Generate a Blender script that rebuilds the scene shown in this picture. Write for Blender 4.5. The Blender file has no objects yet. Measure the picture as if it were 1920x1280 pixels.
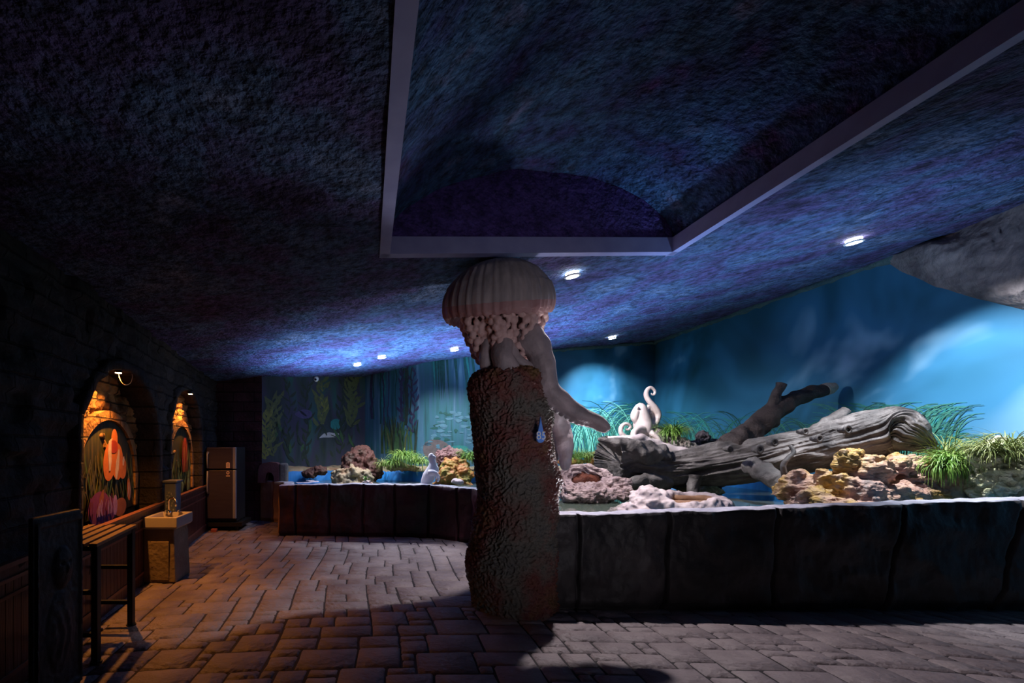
import bpy, bmesh, math, random
from mathutils import Vector, Matrix, noise

random.seed(7)
SC = bpy.context.scene
COL = SC.collection
PI = math.pi

# ------------------------------------------------------------------ camera
F, CX, CY, H = 860.0, 690.0, 832.0, 1.55      # focal length and principal point in pixels of the 1920x1280 frame
cam_data = bpy.data.cameras.new('camera')
cam = bpy.data.objects.new('camera', cam_data)
COL.objects.link(cam)
cam.location = (0, 0, H)
cam.rotation_euler = (PI / 2, 0, 0)
cam_data.sensor_width = 36
cam_data.sensor_fit = 'HORIZONTAL'
cam_data.lens = F / 1920 * 36
cam_data.shift_x = (960 - CX) / 1920
cam_data.shift_y = (CY - 640) / 1920
cam_data.clip_start = 0.05
SC.camera = cam

# ------------------------------------------------------------------ world, exposure
W = bpy.data.worlds.new('world')
SC.world = W
W.use_nodes = True
W.node_tree.nodes['Background'].inputs[0].default_value = (0.34, 0.30, 0.75, 1)
W.node_tree.nodes['Background'].inputs[1].default_value = 0.002
SC.view_settings.view_transform = 'Standard'
SC.view_settings.look = 'None'
SC.view_settings.gamma = 1
SC.view_settings.exposure = 0.0
SC.view_settings.use_curve_mapping = False


def at(px, py, y):
    return Vector(((px - CX) / F * y, y, H + (CY - py) / F * y))


def sc(y):
    return y / F


def ceil_z(x):
    return 3.19 + 0.122 * x


# (pixel x, pixel y, watts, cone degrees, blend) of the six recessed ceiling lights, on the sloping ceiling
LAMPS = [(1601, 449, 900, 88, 0.75, (0.90, 0.94, 1.0), (0.85, -0.15)), (1073, 512, 520, 99, 0.4, (1.0, 0.92, 0.94), (-0.12, -0.42)),
         (1148, 631, 650, 112, 1.0, (0.80, 0.92, 1.0), (0.35, 0.7)), (852, 653, 420, 120, 0.9, (0.90, 0.94, 1.0), (0, 0.3)),
         (716, 667, 260, 104, 0.7, (0.97, 0.94, 1.0), (0.2, 0)), (670, 681, 90, 110, 0.8, (0.95, 0.93, 1.0), (0, 0)),
         (1003, 577, 750, 84, 0.8, (1.0, 0.96, 0.98), (1.9, 0.95))]


def lamp_pos(px, py):
    r, s = (px - CX) / F, (CY - py) / F
    y = (3.19 - H) / (s - 0.122 * r)
    return Vector((r * y, y, H + s * y))


def spot(name, loc, target, watts, deg, blend, col, radius=0.04):
    d = bpy.data.lights.new(name, 'SPOT')
    d.energy = watts
    d.color = col
    d.spot_size = math.radians(deg)
    d.spot_blend = blend
    d.shadow_soft_size = radius
    o = bpy.data.objects.new(name, d)
    COL.objects.link(o)
    o.location = loc
    o.rotation_euler = (Vector(target) - Vector(loc)).to_track_quat('-Z', 'Y').to_euler()
    return o


for (px, py, w, dg, bl, c, tilt) in LAMPS:
    p = lamp_pos(px, py)
    spot('downlight_beam', p - Vector((0, 0, 0.06)), p + Vector((tilt[0], tilt[1], -2)), w, dg, bl, c)

# added unseen fill lamp behind the camera, brightening the jellyfish bell and frill
d = bpy.data.lights.new('entrance_light', 'AREA')
d.energy = 4.5
d.color = (0.95, 0.88, 1.0)
d.shape = 'RECTANGLE'
d.size, d.size_y = 1.2, 0.9
d.spread = math.radians(52)
o = bpy.data.objects.new('entrance_light', d)
COL.objects.link(o)
o.location = (2.2, -0.7, 0.75)
o.rotation_euler = (Vector((1.5, 4.4, 1.9)) - o.location).to_track_quat('-Z', 'Y').to_euler()


# added pool floods behind the rims: blue brightens the ceiling, white imitates water reflection
BLUE = (0.36, 0.60, 1.0)
ADDED_FLOODS = [((0.0, 8.25, 0.80), 2100, (-0.05, -0.12, 2), 104, BLUE), ((2.50, 4.58, 0.80), 150, (-1.1, -0.15, 0.85), 110, (0.92, 0.92, 1.0)),
          ((4.42, 4.72, 0.79), 480, (0.1, 0.5, 2), 104, BLUE), ((2.6, 8.6, 0.79), 1450, (0.0, -0.3, 2), 104, BLUE)]
for (p, w, t, dg, c) in ADDED_FLOODS:
    spot('pool_flood_beam', Vector(p) + Vector((0, 0, 0.05)), Vector(p) + Vector(t), w, dg, 1.0, c, 0.12)


# ------------------------------------------------------------------ materials
def mk(name, stops, scale=4.0, detail=6.0, rough=0.7, bump=0.0, bscale=30.0, bdist=0.02, stretch=(1, 1, 1),
       bstretch=None, spec=0.3, metal=0.0, btype='noise', emis=None, coords='Object', distort=0.0, nrough=0.5, speck=None):
    m = bpy.data.materials.new(name)
    m.use_nodes = True
    nt = m.node_tree
    N, L = nt.nodes, nt.links
    b = N['Principled BSDF']
    b.inputs['Roughness'].default_value = rough
    b.inputs['Specular IOR Level'].default_value = spec
    b.inputs['Metallic'].default_value = metal
    tc = N.new('ShaderNodeTexCoord')

    def mapped(s):
        mp = N.new('ShaderNodeMapping')
        mp.inputs['Scale'].default_value = s
        L.new(tc.outputs[coords], mp.inputs[0])
        return mp.outputs[0]
    if len(stops) == 1:
        b.inputs['Base Color'].default_value = (*stops[0], 1)
    else:
        n = N.new('ShaderNodeTexNoise')
        n.inputs['Scale'].default_value = scale
        n.inputs['Detail'].default_value = detail
        n.inputs['Distortion'].default_value = distort
        n.inputs['Roughness'].default_value = nrough
        L.new(mapped(stretch), n.inputs['Vector'])
        r = N.new('ShaderNodeValToRGB')
        r.color_ramp.elements[0].position = 0.3
        r.color_ramp.elements[1].position = 0.7
        k = len(stops)
        r.color_ramp.elements[0].color = (*stops[0], 1)
        r.color_ramp.elements[1].color = (*stops[-1], 1)
        for i in range(1, k - 1):
            e = r.color_ramp.elements.new(0.3 + 0.4 * i / (k - 1))
            e.color = (*stops[i], 1)
        L.new(n.outputs['Fac'], r.inputs[0])
        if speck:
            n2 = N.new('ShaderNodeTexNoise')
            n2.inputs['Scale'].default_value = speck[0]
            n2.inputs['Detail'].default_value = 8
            n2.inputs['Roughness'].default_value = 0.7
            L.new(mapped((1, 1, 1)), n2.inputs['Vector'])
            r2 = N.new('ShaderNodeValToRGB')
            r2.color_ramp.elements[0].position = 0.38
            r2.color_ramp.elements[1].position = 0.60
            r2.color_ramp.elements[0].color = (speck[1], speck[1], speck[1], 1)
            L.new(n2.outputs['Fac'], r2.inputs[0])
            mx_ = N.new('ShaderNodeMix')
            mx_.data_type = 'RGBA'
            mx_.blend_type = 'MULTIPLY'
            mx_.inputs['Factor'].default_value = 1
            L.new(r.outputs[0], mx_.inputs[6])
            L.new(r2.outputs[0], mx_.inputs[7])
            L.new(mx_.outputs[2], b.inputs['Base Color'])
        else:
            L.new(r.outputs[0], b.inputs['Base Color'])
    if bump:
        if btype == 'voronoi':
            t = N.new('ShaderNodeTexVoronoi')
            out = t.outputs['Distance']
        elif btype == 'wave':
            t = N.new('ShaderNodeTexWave')
            t.inputs['Distortion'].default_value = 6
            t.inputs['Detail'].default_value = 2
            out = t.outputs['Fac']
        else:
            t = N.new('ShaderNodeTexNoise')
            t.inputs['Detail'].default_value = 6
            out = t.outputs['Fac']
        t.inputs['Scale'].default_value = bscale
        L.new(mapped(bstretch or (1, 1, 1)), t.inputs['Vector'])
        bp = N.new('ShaderNodeBump')
        bp.inputs['Strength'].default_value = bump
        bp.inputs['Distance'].default_value = bdist
        L.new(out, bp.inputs['Height'])
        L.new(bp.outputs[0], b.inputs['Normal'])
    if emis:
        b.inputs['Emission Color'].default_value = (*emis[0], 1)
        b.inputs['Emission Strength'].default_value = emis[1]
    return m


def brick_mat(name, c1, c2, mortar, bw=0.42, bh=0.2, rough=0.75):
    m = mk(name, [c1, c2], scale=5, rough=rough, bump=0.8, bscale=22, bdist=0.03)
    nt = m.node_tree
    N, L = nt.nodes, nt.links
    b = N['Principled BSDF']
    tc = N.new('ShaderNodeTexCoord')
    sp = N.new('ShaderNodeSeparateXYZ')
    cb = N.new('ShaderNodeCombineXYZ')
    L.new(tc.outputs['Object'], sp.inputs[0])
    L.new(sp.outputs[0], cb.inputs[0])
    L.new(sp.outputs[2], cb.inputs[1])
    br = N.new('ShaderNodeTexBrick')
    br.inputs['Scale'].default_value = 1
    br.inputs['Brick Width'].default_value = bw
    br.inputs['Row Height'].default_value = bh
    br.inputs['Mortar Size'].default_value = 0.012
    br.inputs['Mortar Smooth'].default_value = 0.6
    br.inputs['Color1'].default_value = (1, 1, 1, 1)
    br.inputs['Color2'].default_value = (0.55, 0.5, 0.5, 1)
    br.inputs['Mortar'].default_value = (0.15, 0.15, 0.15, 1)
    L.new(cb.outputs[0], br.inputs[0])
    old = b.inputs['Base Color'].links[0].from_socket
    mx = N.new('ShaderNodeMix')
    mx.data_type = 'RGBA'
    mx.blend_type = 'MULTIPLY'
    mx.inputs['Factor'].default_value = 1
    L.new(old, mx.inputs[6])
    L.new(br.outputs['Color'], mx.inputs[7])
    L.new(mx.outputs[2], b.inputs['Base Color'])
    bp2 = N.new('ShaderNodeBump')
    bp2.inputs['Strength'].default_value = 1
    bp2.inputs['Distance'].default_value = 0.03
    bp2.invert = True
    L.new(br.outputs['Fac'], bp2.inputs['Height'])
    L.new(b.inputs['Normal'].links[0].from_socket, bp2.inputs['Normal'])
    L.new(bp2.outputs[0], b.inputs['Normal'])
    return m


M = {}
M['ceiling'] = mk('ceiling_stucco', [(0.045, 0.025, 0.10), (0.115, 0.095, 0.26), (0.09, 0.165, 0.33), (0.21, 0.265, 0.44)], scale=1.6, detail=10, nrough=0.62, speck=(11, 0.22),
                  rough=0.85, bump=1.0, bscale=24, bdist=0.10)
M['vault'] = mk('vault_stucco', [(0.12, 0.035, 0.19), (0.06, 0.09, 0.26), (0.065, 0.165, 0.34), (0.23, 0.22, 0.42)], scale=1.7, detail=10, nrough=0.62, speck=(10, 0.25),
                rough=0.85, bump=1.0, bscale=22, bdist=0.10)
M['lunette'] = mk('lunette_stucco', [(0.09, 0.05, 0.24), (0.13, 0.08, 0.34)], scale=3, rough=0.9, bump=0.8, bscale=24, bdist=0.08, speck=(10, 0.4))
M['trim'] = mk('trim_paint', [(0.25, 0.26, 0.48), (0.31, 0.32, 0.55)], scale=6, rough=0.6)
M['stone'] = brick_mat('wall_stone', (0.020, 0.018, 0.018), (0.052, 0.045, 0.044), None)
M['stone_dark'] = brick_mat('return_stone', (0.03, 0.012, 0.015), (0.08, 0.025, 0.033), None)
M['ochre'] = brick_mat('niche_stone', (0.10, 0.05, 0.02), (0.48, 0.28, 0.11), None, bw=0.5, bh=0.2)
M['paver'] = mk('paver_stone', [(0.115, 0.090, 0.097), (0.165, 0.132, 0.138), (0.22, 0.18, 0.182)], scale=2.3, detail=8, rough=0.62, bump=0.9, bscale=16, bdist=0.03)
M['joint'] = mk('paver_joint', [(0.02, 0.016, 0.018)], rough=0.9)
M['slab'] = mk('slab_wall', [(0.016, 0.016, 0.018), (0.034, 0.031, 0.033), (0.06, 0.054, 0.057)], scale=1.7, detail=8, rough=0.5, bump=0.35, bscale=9, bdist=0.05, distort=1.5)
M['slab_red'] = mk('slab_wall_maroon', [(0.014, 0.013, 0.013), (0.036, 0.009, 0.014), (0.06, 0.016, 0.025)], scale=2.2, detail=7, rough=0.5, bump=0.35, bscale=9, bdist=0.05)
M['slab_tan'] = mk('slab_wall_tan', [(0.22, 0.12, 0.07), (0.34, 0.20, 0.12)], scale=3, rough=0.6, bump=0.4, bscale=9)
M['rim'] = mk('rim_paint', [(0.30, 0.29, 0.36), (0.55, 0.54, 0.62)], scale=7, rough=0.45, bump=0.5, bscale=16)  # lit rim top put into the colour, paler than the slab faces
M['lining'] = mk('pool_lining', [(0.015, 0.16, 0.48), (0.03, 0.28, 0.70)], scale=3, rough=0.45, stretch=(3, 3, 0.6))
M['poolbed'] = mk('pool_bed', [(0.16, 0.17, 0.14), (0.26, 0.26, 0.22)], scale=2, rough=0.8)
M['coral'] = mk('pillar_coral', [(0.075, 0.075, 0.075), (0.11, 0.10, 0.085), (0.13, 0.04, 0.035), (0.14, 0.09, 0.03)], scale=2.2, detail=8, rough=0.55, bump=0.8, bscale=42, bdist=0.02)
M['bell'] = mk('bell_skin', [(0.26, 0.23, 0.23), (0.46, 0.39, 0.38)], scale=5, rough=0.5, stretch=(3, 3, 0.6), bump=0.2, bscale=20)
M['bell_hem'] = mk('bell_hem_skin', [(0.33, 0.17, 0.17), (0.46, 0.28, 0.27)], scale=6, rough=0.5, bump=0.2, bscale=30)
M['frill'] = mk('frill_skin', [(0.52, 0.34, 0.32), (0.66, 0.46, 0.43)], scale=7, rough=0.5, bump=0.4, bscale=40)
M['arm'] = mk('arm_skin', [(0.22, 0.19, 0.20), (0.42, 0.34, 0.35)], scale=6, rough=0.5, bump=0.4, bscale=25)
M['octopus'] = mk('octopus_skin', [(0.55, 0.44, 0.42), (0.74, 0.64, 0.62)], scale=9, rough=0.5, bump=0.2, bscale=40)
M['log'] = mk('driftwood', [(0.03, 0.027, 0.028), (0.10, 0.088, 0.086), (0.20, 0.18, 0.175)], scale=4, detail=8, rough=0.6, bump=0.7, bscale=16, bdist=0.03)
M['branch'] = mk('branch_wood', [(0.022, 0.016, 0.016), (0.055, 0.04, 0.038)], scale=8, rough=0.7, bump=0.7, bscale=40)
M['branch_end'] = mk('branch_end_wood', [(0.30, 0.26, 0.22), (0.4, 0.35, 0.3)], scale=20, rough=0.7)
M['mound'] = mk('mound_coral', [(0.13, 0.16, 0.17), (0.45, 0.26, 0.20), (0.52, 0.33, 0.22), (0.50, 0.30, 0.07), (0.55, 0.38, 0.32)], scale=2.6, detail=5, rough=0.5, bump=0.9, bscale=18, bdist=0.05, bstretch=(0.7, 0.7, 1.6))
M['rock_white'] = mk('pale_rock', [(0.42, 0.34, 0.35), (0.62, 0.53, 0.53)], scale=5, rough=0.6, bump=0.5, bscale=12)
M['rock_hollow'] = mk('rock_hollow', [(0.22, 0.11, 0.06), (0.34, 0.20, 0.12)], scale=6, rough=0.7, bump=0.6, bscale=20)
M['nest'] = mk('nest_coral', [(0.22, 0.15, 0.15), (0.46, 0.35, 0.35)], scale=7, rough=0.55, bump=1.0, bscale=26, bdist=0.04, bstretch=(0.5, 1, 2))
M['nest_hollow'] = mk('nest_hollow', [(0.03, 0.008, 0.006), (0.16, 0.04, 0.02)], scale=8, rough=0.7, bump=0.8, bscale=30)
M['rock_grey'] = mk('grey_rock', [(0.10, 0.09, 0.09), (0.30, 0.26, 0.24), (0.40, 0.34, 0.30)], scale=6, rough=0.6, bump=1.0, bscale=24, bdist=0.04)
M['rock_dark'] = mk('dark_rock', [(0.05, 0.04, 0.045), (0.11, 0.09, 0.10)], scale=6, rough=0.7, bump=1.0, bscale=24)
M['rock_red'] = mk('red_rock', [(0.035, 0.018, 0.016), (0.10, 0.04, 0.03), (0.07, 0.06, 0.045)], scale=4, rough=0.7, bump=0.8, bscale=16)
M['rock_cream'] = mk('cream_rock', [(0.14, 0.12, 0.08), (0.34, 0.27, 0.16), (0.28, 0.13, 0.06)], scale=4, rough=0.6, bump=0.8, bscale=18)
M['rock_orange'] = mk('orange_rock', [(0.07, 0.08, 0.02), (0.22, 0.17, 0.035), (0.36, 0.13, 0.04), (0.28, 0.22, 0.09)], scale=5, rough=0.55, bump=0.8, bscale=22)
M['rock_purple'] = mk('purple_coral', [(0.12, 0.05, 0.055), (0.26, 0.15, 0.14)], scale=6, rough=0.6, bump=1.0, bscale=34)
M['rock_over'] = mk('overhang_rock', [(0.06, 0.05, 0.055), (0.15, 0.13, 0.135), (0.22, 0.19, 0.19)], scale=3, detail=8, rough=0.75, bump=0.9, bscale=7, bdist=0.06, stretch=(1, 1, 2))
M['moss'] = mk('mossy_rock', [(0.24, 0.25, 0.12), (0.50, 0.50, 0.30), (0.70, 0.68, 0.52)], scale=9, rough=0.6, bump=1.0, bscale=20, bdist=0.05)
M['grass'] = mk('plant_blade', [(0.06, 0.16, 0.02), (0.16, 0.30, 0.05), (0.34, 0.42, 0.12)], scale=6, rough=0.45)
M['grass_dry'] = mk('plant_blade_olive', [(0.10, 0.14, 0.03), (0.22, 0.26, 0.08), (0.36, 0.36, 0.16)], scale=6, rough=0.45)
M['statue'] = mk('white_plaster', [(0.80, 0.80, 0.84), (0.88, 0.88, 0.90)], scale=8, rough=0.4)
M['black'] = mk('black_metal', [(0.012, 0.011, 0.011)], rough=0.5)
M['slat'] = mk('slat_wood', [(0.16, 0.10, 0.05), (0.24, 0.15, 0.08)], scale=5, rough=0.35, stretch=(1, 8, 1))
M['panel_dark'] = mk('carved_wood', [(0.02, 0.02, 0.022), (0.05, 0.05, 0.055)], scale=5, rough=0.6, bump=0.6, bscale=20)
M['wains'] = mk('wainscot_wood', [(0.06, 0.025, 0.02), (0.11, 0.045, 0.035)], scale=4, rough=0.35, stretch=(8, 8, 0.6), bump=0.3, bscale=8, bstretch=(6, 6, 0.4))
M['rail'] = mk('rail_wood', [(0.15, 0.06, 0.04), (0.22, 0.09, 0.06)], scale=5, rough=0.3)
M['fridge'] = mk('fridge_steel', [(0.05, 0.04, 0.055), (0.062, 0.05, 0.066)], scale=3, rough=0.45, metal=0.2, stretch=(1, 1, 8))
M['fridge_edge'] = mk('fridge_edge_steel', [(0.30, 0.30, 0.33)], rough=0.35, metal=0.2)
M['fridge_side'] = mk('fridge_side_paint', [(0.02, 0.02, 0.022)], rough=0.5)
M['sticker'] = mk('paper_sticker', [(0.75, 0.55, 0.4)], rough=0.6)
M['ink'] = mk('dark_ink', [(0.03, 0.02, 0.02)], rough=0.6)
M['brickred'] = mk('red_block', [(0.35, 0.09, 0.06)], rough=0.7)
M['sink_stone'] = mk('sink_pedestal_stone', [(0.16, 0.12, 0.08), (0.24, 0.19, 0.13)], scale=6, rough=0.7, bump=0.5, bscale=20)
M['ceramic'] = mk('white_ceramic', [(0.36, 0.33, 0.31)], rough=0.3, spec=0.5)
M['chrome'] = mk('chrome', [(0.6, 0.6, 0.6)], rough=0.15, metal=1)
M['stele'] = mk('blue_grey_paint', [(0.08, 0.11, 0.16), (0.12, 0.15, 0.20)], scale=5, rough=0.5)
M['pale_paint'] = mk('pale_paint', [(0.30, 0.33, 0.30), (0.18, 0.22, 0.18)], scale=20, rough=0.5)
M['sign_blue'] = mk('sign_blue', [(0.10, 0.25, 0.75), (0.16, 0.38, 0.95)], scale=14, rough=0.4)
M['sign_white'] = mk('sign_white', [(0.80, 0.84, 0.90)], rough=0.4)
M['camera_white'] = mk('camera_white', [(0.7, 0.7, 0.7)], rough=0.4)
M['lens_black'] = mk('lens_black', [(0.01, 0.01, 0.012)], rough=0.1, spec=0.6)
M['ring'] = mk('lamp_ring', [(0.6, 0.6, 0.62)], rough=0.3)
M['lens_cold'] = mk('lamp_lens_cold', [(1, 1, 1)], emis=((0.88, 0.93, 1.0), 30))
M['lens_blue'] = mk('lamp_lens_blue', [(1, 1, 1)], emis=((0.4, 0.6, 1.0), 3))
M['lens_warm'] = mk('lamp_lens_warm', [(1, 1, 1)], emis=((1.0, 0.62, 0.30), 30))
M['cable'] = mk('cable_plastic', [(0.5, 0.4, 0.3)], rough=0.5)
M['pinkstone'] = mk('pink_stone', [(0.12, 0.05, 0.055), (0.16, 0.08, 0.08)], scale=8, rough=0.7, bump=0.5, bscale=25)
M['greystone'] = mk('grey_stone', [(0.14, 0.14, 0.13), (0.18, 0.18, 0.17)], scale=8, rough=0.7, bump=0.5, bscale=25)
M['shell'] = mk('shell_pink', [(0.55, 0.35, 0.28), (0.70, 0.55, 0.48)], scale=20, rough=0.4)
# painted murals
M['mural_deep'] = mk('mural_kelp_forest', [(0.018, 0.03, 0.028), (0.035, 0.055, 0.06), (0.05, 0.05, 0.085), (0.03, 0.10, 0.09)], scale=1.5, detail=5, rough=0.7, stretch=(2.2, 2.2, 0.5))
M['mural_fall'] = mk('mural_waterfall', [(0.015, 0.04, 0.045), (0.03, 0.13, 0.15), (0.05, 0.13, 0.20), (0.14, 0.27, 0.34)], scale=3.2, detail=7, rough=0.65, stretch=(2.6, 2.6, 0.16))
M['mural_sea'] = mk('mural_sea', [(0.008, 0.06, 0.085), (0.014, 0.10, 0.18), (0.035, 0.18, 0.34), (0.24, 0.48, 0.70)], scale=0.55, detail=3, rough=0.6, distort=0.6)
PAINT = {
    'olive': (0.17, 0.19, 0.05), 'leaf': (0.095, 0.125, 0.05), 'leafdark': (0.03, 0.05, 0.035), 'purple': (0.05, 0.045, 0.09), 'moss': (0.05, 0.12, 0.05),
    'fishdark': (0.08, 0.07, 0.16), 'fishpale': (0.40, 0.44, 0.46), 'bluegrey': (0.08, 0.19, 0.25), 'brown': (0.12, 0.10, 0.10), 'teal': (0.03, 0.22, 0.20),
    'aqua': (0.25, 0.75, 0.62), 'green': (0.05, 0.20, 0.15), 'deepgreen': (0.018, 0.085, 0.075), 'orange': (0.55, 0.17, 0.035), 'red': (0.34, 0.04, 0.015),
    'white': (0.60, 0.50, 0.42), 'anemone': (0.22, 0.05, 0.16), 'lilac': (0.42, 0.24, 0.45), 'lime': (0.36, 0.42, 0.10), 'mid': (0.10, 0.10, 0.05), 'rust': (0.35, 0.12, 0.05)}
for k, c in PAINT.items():
    M['p_' + k] = mk('paint_' + k, [tuple(x * 0.8 for x in c), tuple(min(1, x * 1.15) for x in c)], scale=14, rough=0.65)
M['niche_paint'] = mk('mural_reeds', [(0.010, 0.018, 0.015), (0.028, 0.034, 0.016), (0.075, 0.06, 0.02)], scale=3.5, detail=7, rough=0.6, stretch=(7, 7, 0.8))

# water
m = bpy.data.materials.new('pool_water')
m.use_nodes = True
nt = m.node_tree
b = nt.nodes['Principled BSDF']
b.inputs['Base Color'].default_value = (0.10, 0.125, 0.10, 1)
b.inputs['Roughness'].default_value = 0.04
b.inputs['IOR'].default_value = 1.33
b.inputs['Specular IOR Level'].default_value = 0.8
tr = nt.nodes.new('ShaderNodeBsdfTransparent')
tr.inputs[0].default_value = (0.75, 0.85, 0.78, 1)
mx = nt.nodes.new('ShaderNodeMixShader')
mx.inputs[0].default_value = 0.72
nt.links.new(tr.outputs[0], mx.inputs[1])
nt.links.new(b.outputs[0], mx.inputs[2])
nt.links.new(mx.outputs[0], nt.nodes['Material Output'].inputs[0])
tn = nt.nodes.new('ShaderNodeTexNoise')
tn.inputs['Scale'].default_value = 5
bp = nt.nodes.new('ShaderNodeBump')
bp.inputs['Strength'].default_value = 0.12
bp.inputs['Distance'].default_value = 0.02
nt.links.new(tn.outputs[0], bp.inputs['Height'])
nt.links.new(bp.outputs[0], b.inputs['Normal'])
M['water'] = m


# ------------------------------------------------------------------ object helpers
def world_loc(o):
    v = Vector((0, 0, 0))
    while o is not None:
        v += o.location
        o = o.parent
    return v


def thing(name, label, cat, loc, group=None):
    o = bpy.data.objects.new(name, None)
    o.empty_display_size = 0.1
    COL.objects.link(o)
    o.location = loc
    o['label'] = label
    o['category'] = cat
    if group:
        o['group'] = group
    return o


def tag(o, label, cat, group=None):
    o['label'] = label
    o['category'] = cat
    if group:
        o['group'] = group
    return o


def obj(name, verts, faces, mats, parent=None, smooth=True, fmat=None, origin=None, label=None, auto=None):
    """verts are in world space; they are stored relative to the parent's place or to the given origin"""
    o0 = world_loc(parent) if parent is not None else Vector(origin or (0, 0, 0))
    me = bpy.data.meshes.new(name)
    me.from_pydata([tuple(Vector(v) - o0) for v in verts], [], faces)
    if not isinstance(mats, (list, tuple)):
        mats = [mats]
    for m in mats:
        me.materials.append(m)
    if fmat:
        me.polygons.foreach_set('material_index', fmat)
    if smooth:
        me.polygons.foreach_set('use_smooth', [True] * len(me.polygons))
    me.validate()
    bm = bmesh.new()
    bm.from_mesh(me)
    bmesh.ops.recalc_face_normals(bm, faces=bm.faces)
    bm.to_mesh(me)
    bm.free()
    o = bpy.data.objects.new(name, me)
    COL.objects.link(o)
    if parent is not None:
        o.parent = parent
    else:
        o.location = o0
    if label:
        o['label'] = label
    if auto:
        md = o.modifiers.new('bevel', 'BEVEL')
        md.width = auto
        md.segments = 2
    return o


def struct(o):
    o['kind'] = 'structure'
    return o


class G:
    """collects shapes into one mesh"""
    def __init__(s):
        s.v, s.f, s.m = [], [], []

    def add(s, v, f, m=0):
        n = len(s.v)
        s.v += [Vector(x) for x in v]
        s.f += [tuple(i + n for i in q) for q in f]
        s.m += [m] * len(f)

    def box(s, a, b, m=0, rot=0.0, piv=None):
        (x0, y0, z0), (x1, y1, z1) = a, b
        v = [Vector(p) for p in ((x0, y0, z0), (x1, y0, z0), (x1, y1, z0), (x0, y1, z0), (x0, y0, z1), (x1, y0, z1), (x1, y1, z1), (x0, y1, z1))]
        if rot:
            R = Matrix.Rotation(rot, 3, 'Z')
            pv = Vector(piv or ((x0 + x1) / 2, (y0 + y1) / 2, 0))
            v = [R @ (p - pv) + pv for p in v]
        s.add(v, [(0, 3, 2, 1), (4, 5, 6, 7), (0, 1, 5, 4), (1, 2, 6, 5), (2, 3, 7, 6), (3, 0, 4, 7)], m)

    def tube(s, pts, rad, seg=12, m=0, jit=0.0, fr=8.0, flat=1.0):
        pts = [Vector(p) for p in pts]
        n = len(pts)
        tans = [(pts[min(i + 1, n - 1)] - pts[max(i - 1, 0)]).normalized() for i in range(n)]
        t = tans[0]
        up = Vector((0, 1, 0)) if abs(t.y) < 0.9 else Vector((1, 0, 0))
        nx = t.cross(up).normalized()
        V, Fc = [], []
        for i in range(n):
            nx = (nx - tans[i] * nx.dot(tans[i])).normalized()
            ny = tans[i].cross(nx)
            for k in range(seg):
                a = 2 * PI * k / seg
                r = rad[i]
                d = nx * math.cos(a) + ny * (math.sin(a) * flat)
                p = pts[i] + d * r
                if jit:
                    p += d * (jit * r * noise.noise(p * fr))
                V.append(p)
        for i in range(n - 1):
            for k in range(seg):
                k2 = (k + 1) % seg
                Fc.append((i * seg + k, i * seg + k2, (i + 1) * seg + k2, (i + 1) * seg + k))
        V.append(pts[0] - tans[0] * rad[0] * 0.4)
        V.append(pts[-1] + tans[-1] * rad[-1] * 0.4)
        a, e = n * seg, n * seg + 1
        for k in range(seg):
            k2 = (k + 1) % seg
            Fc.append((a, k2, k))
            Fc.append((e, (n - 1) * seg + k, (n - 1) * seg + k2))
        s.add(V, Fc, m)

    def blob(s, c, r, sub=4, amp=0.15, fr=2.0, seed=0.0, m=0, fn=None):
        bm = bmesh.new()
        bmesh.ops.create_icosphere(bm, subdivisions=sub, radius=1)
        c, r = Vector(c), Vector(r)
        sd = Vector((seed, seed * 1.7, seed * 0.3))
        V = []
        for v in bm.verts:
            d = v.co.normalized()
            k = 1 + amp * noise.fractal(d * fr + sd, 1.0, 2.0, 4)
            if fn:
                k += fn(d)
            V.append(c + Vector((d.x * r.x, d.y * r.y, d.z * r.z)) * k)
        Fc = [tuple(v.index for v in f.verts) for f in bm.faces]
        bm.free()
        s.add(V, Fc, m)

    def ribbon(s, pts, widths, side, m=0):
        pts = [Vector(p) for p in pts]
        V, Fc = [], []
        for p, w in zip(pts, widths):
            V.append(p - side * w)
            V.append(p + side * w)
        for i in range(len(pts) - 1):
            Fc.append((2 * i, 2 * i + 1, 2 * i + 3, 2 * i + 2))
        s.add(V, Fc, m)

    def lathe(s, prof, c, seg=32, m=0):
        """prof: list of (radius, z) about the vertical axis through c"""
        c = Vector(c)
        V, Fc = [], []
        for (r, z) in prof:
            for k in range(seg):
                a = 2 * PI * k / seg
                V.append(c + Vector((r * math.cos(a), r * math.sin(a), z)))
        for i in range(len(prof) - 1):
            for k in range(seg):
                k2 = (k + 1) % seg
                Fc.append((i * seg + k, i * seg + k2, (i + 1) * seg + k2, (i + 1) * seg + k))
        Fc.append(tuple(range(seg))[::-1])
        Fc.append(tuple((len(prof) - 1) * seg + k for k in range(seg)))
        s.add(V, Fc, m)

    def build(s, name, mats, parent=None, smooth=True, **kw):
        return obj(name, s.v, s.f, mats, parent, smooth, fmat=s.m, **kw)


def grid(nu, nv, fn, closed=False):
    V = [fn(i / (nu if closed else nu - 1), j / (nv - 1)) for j in range(nv) for i in range(nu)]
    Fc = []
    for j in range(nv - 1):
        for i in range(nu if closed else nu - 1):
            i2 = (i + 1) % nu
            Fc.append((j * nu + i, j * nu + i2, (j + 1) * nu + i2, (j + 1) * nu + i))
    return V, Fc


def remesh(o, vox, smooth_it=0):
    md = o.modifiers.new('remesh', 'REMESH')
    md.mode = 'VOXEL'
    md.voxel_size = vox
    md.use_smooth_shade = True
    if smooth_it:
        s = o.modifiers.new('smooth', 'SMOOTH')
        s.iterations = smooth_it
        s.factor = 0.5
    return o


TEX = {}


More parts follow.
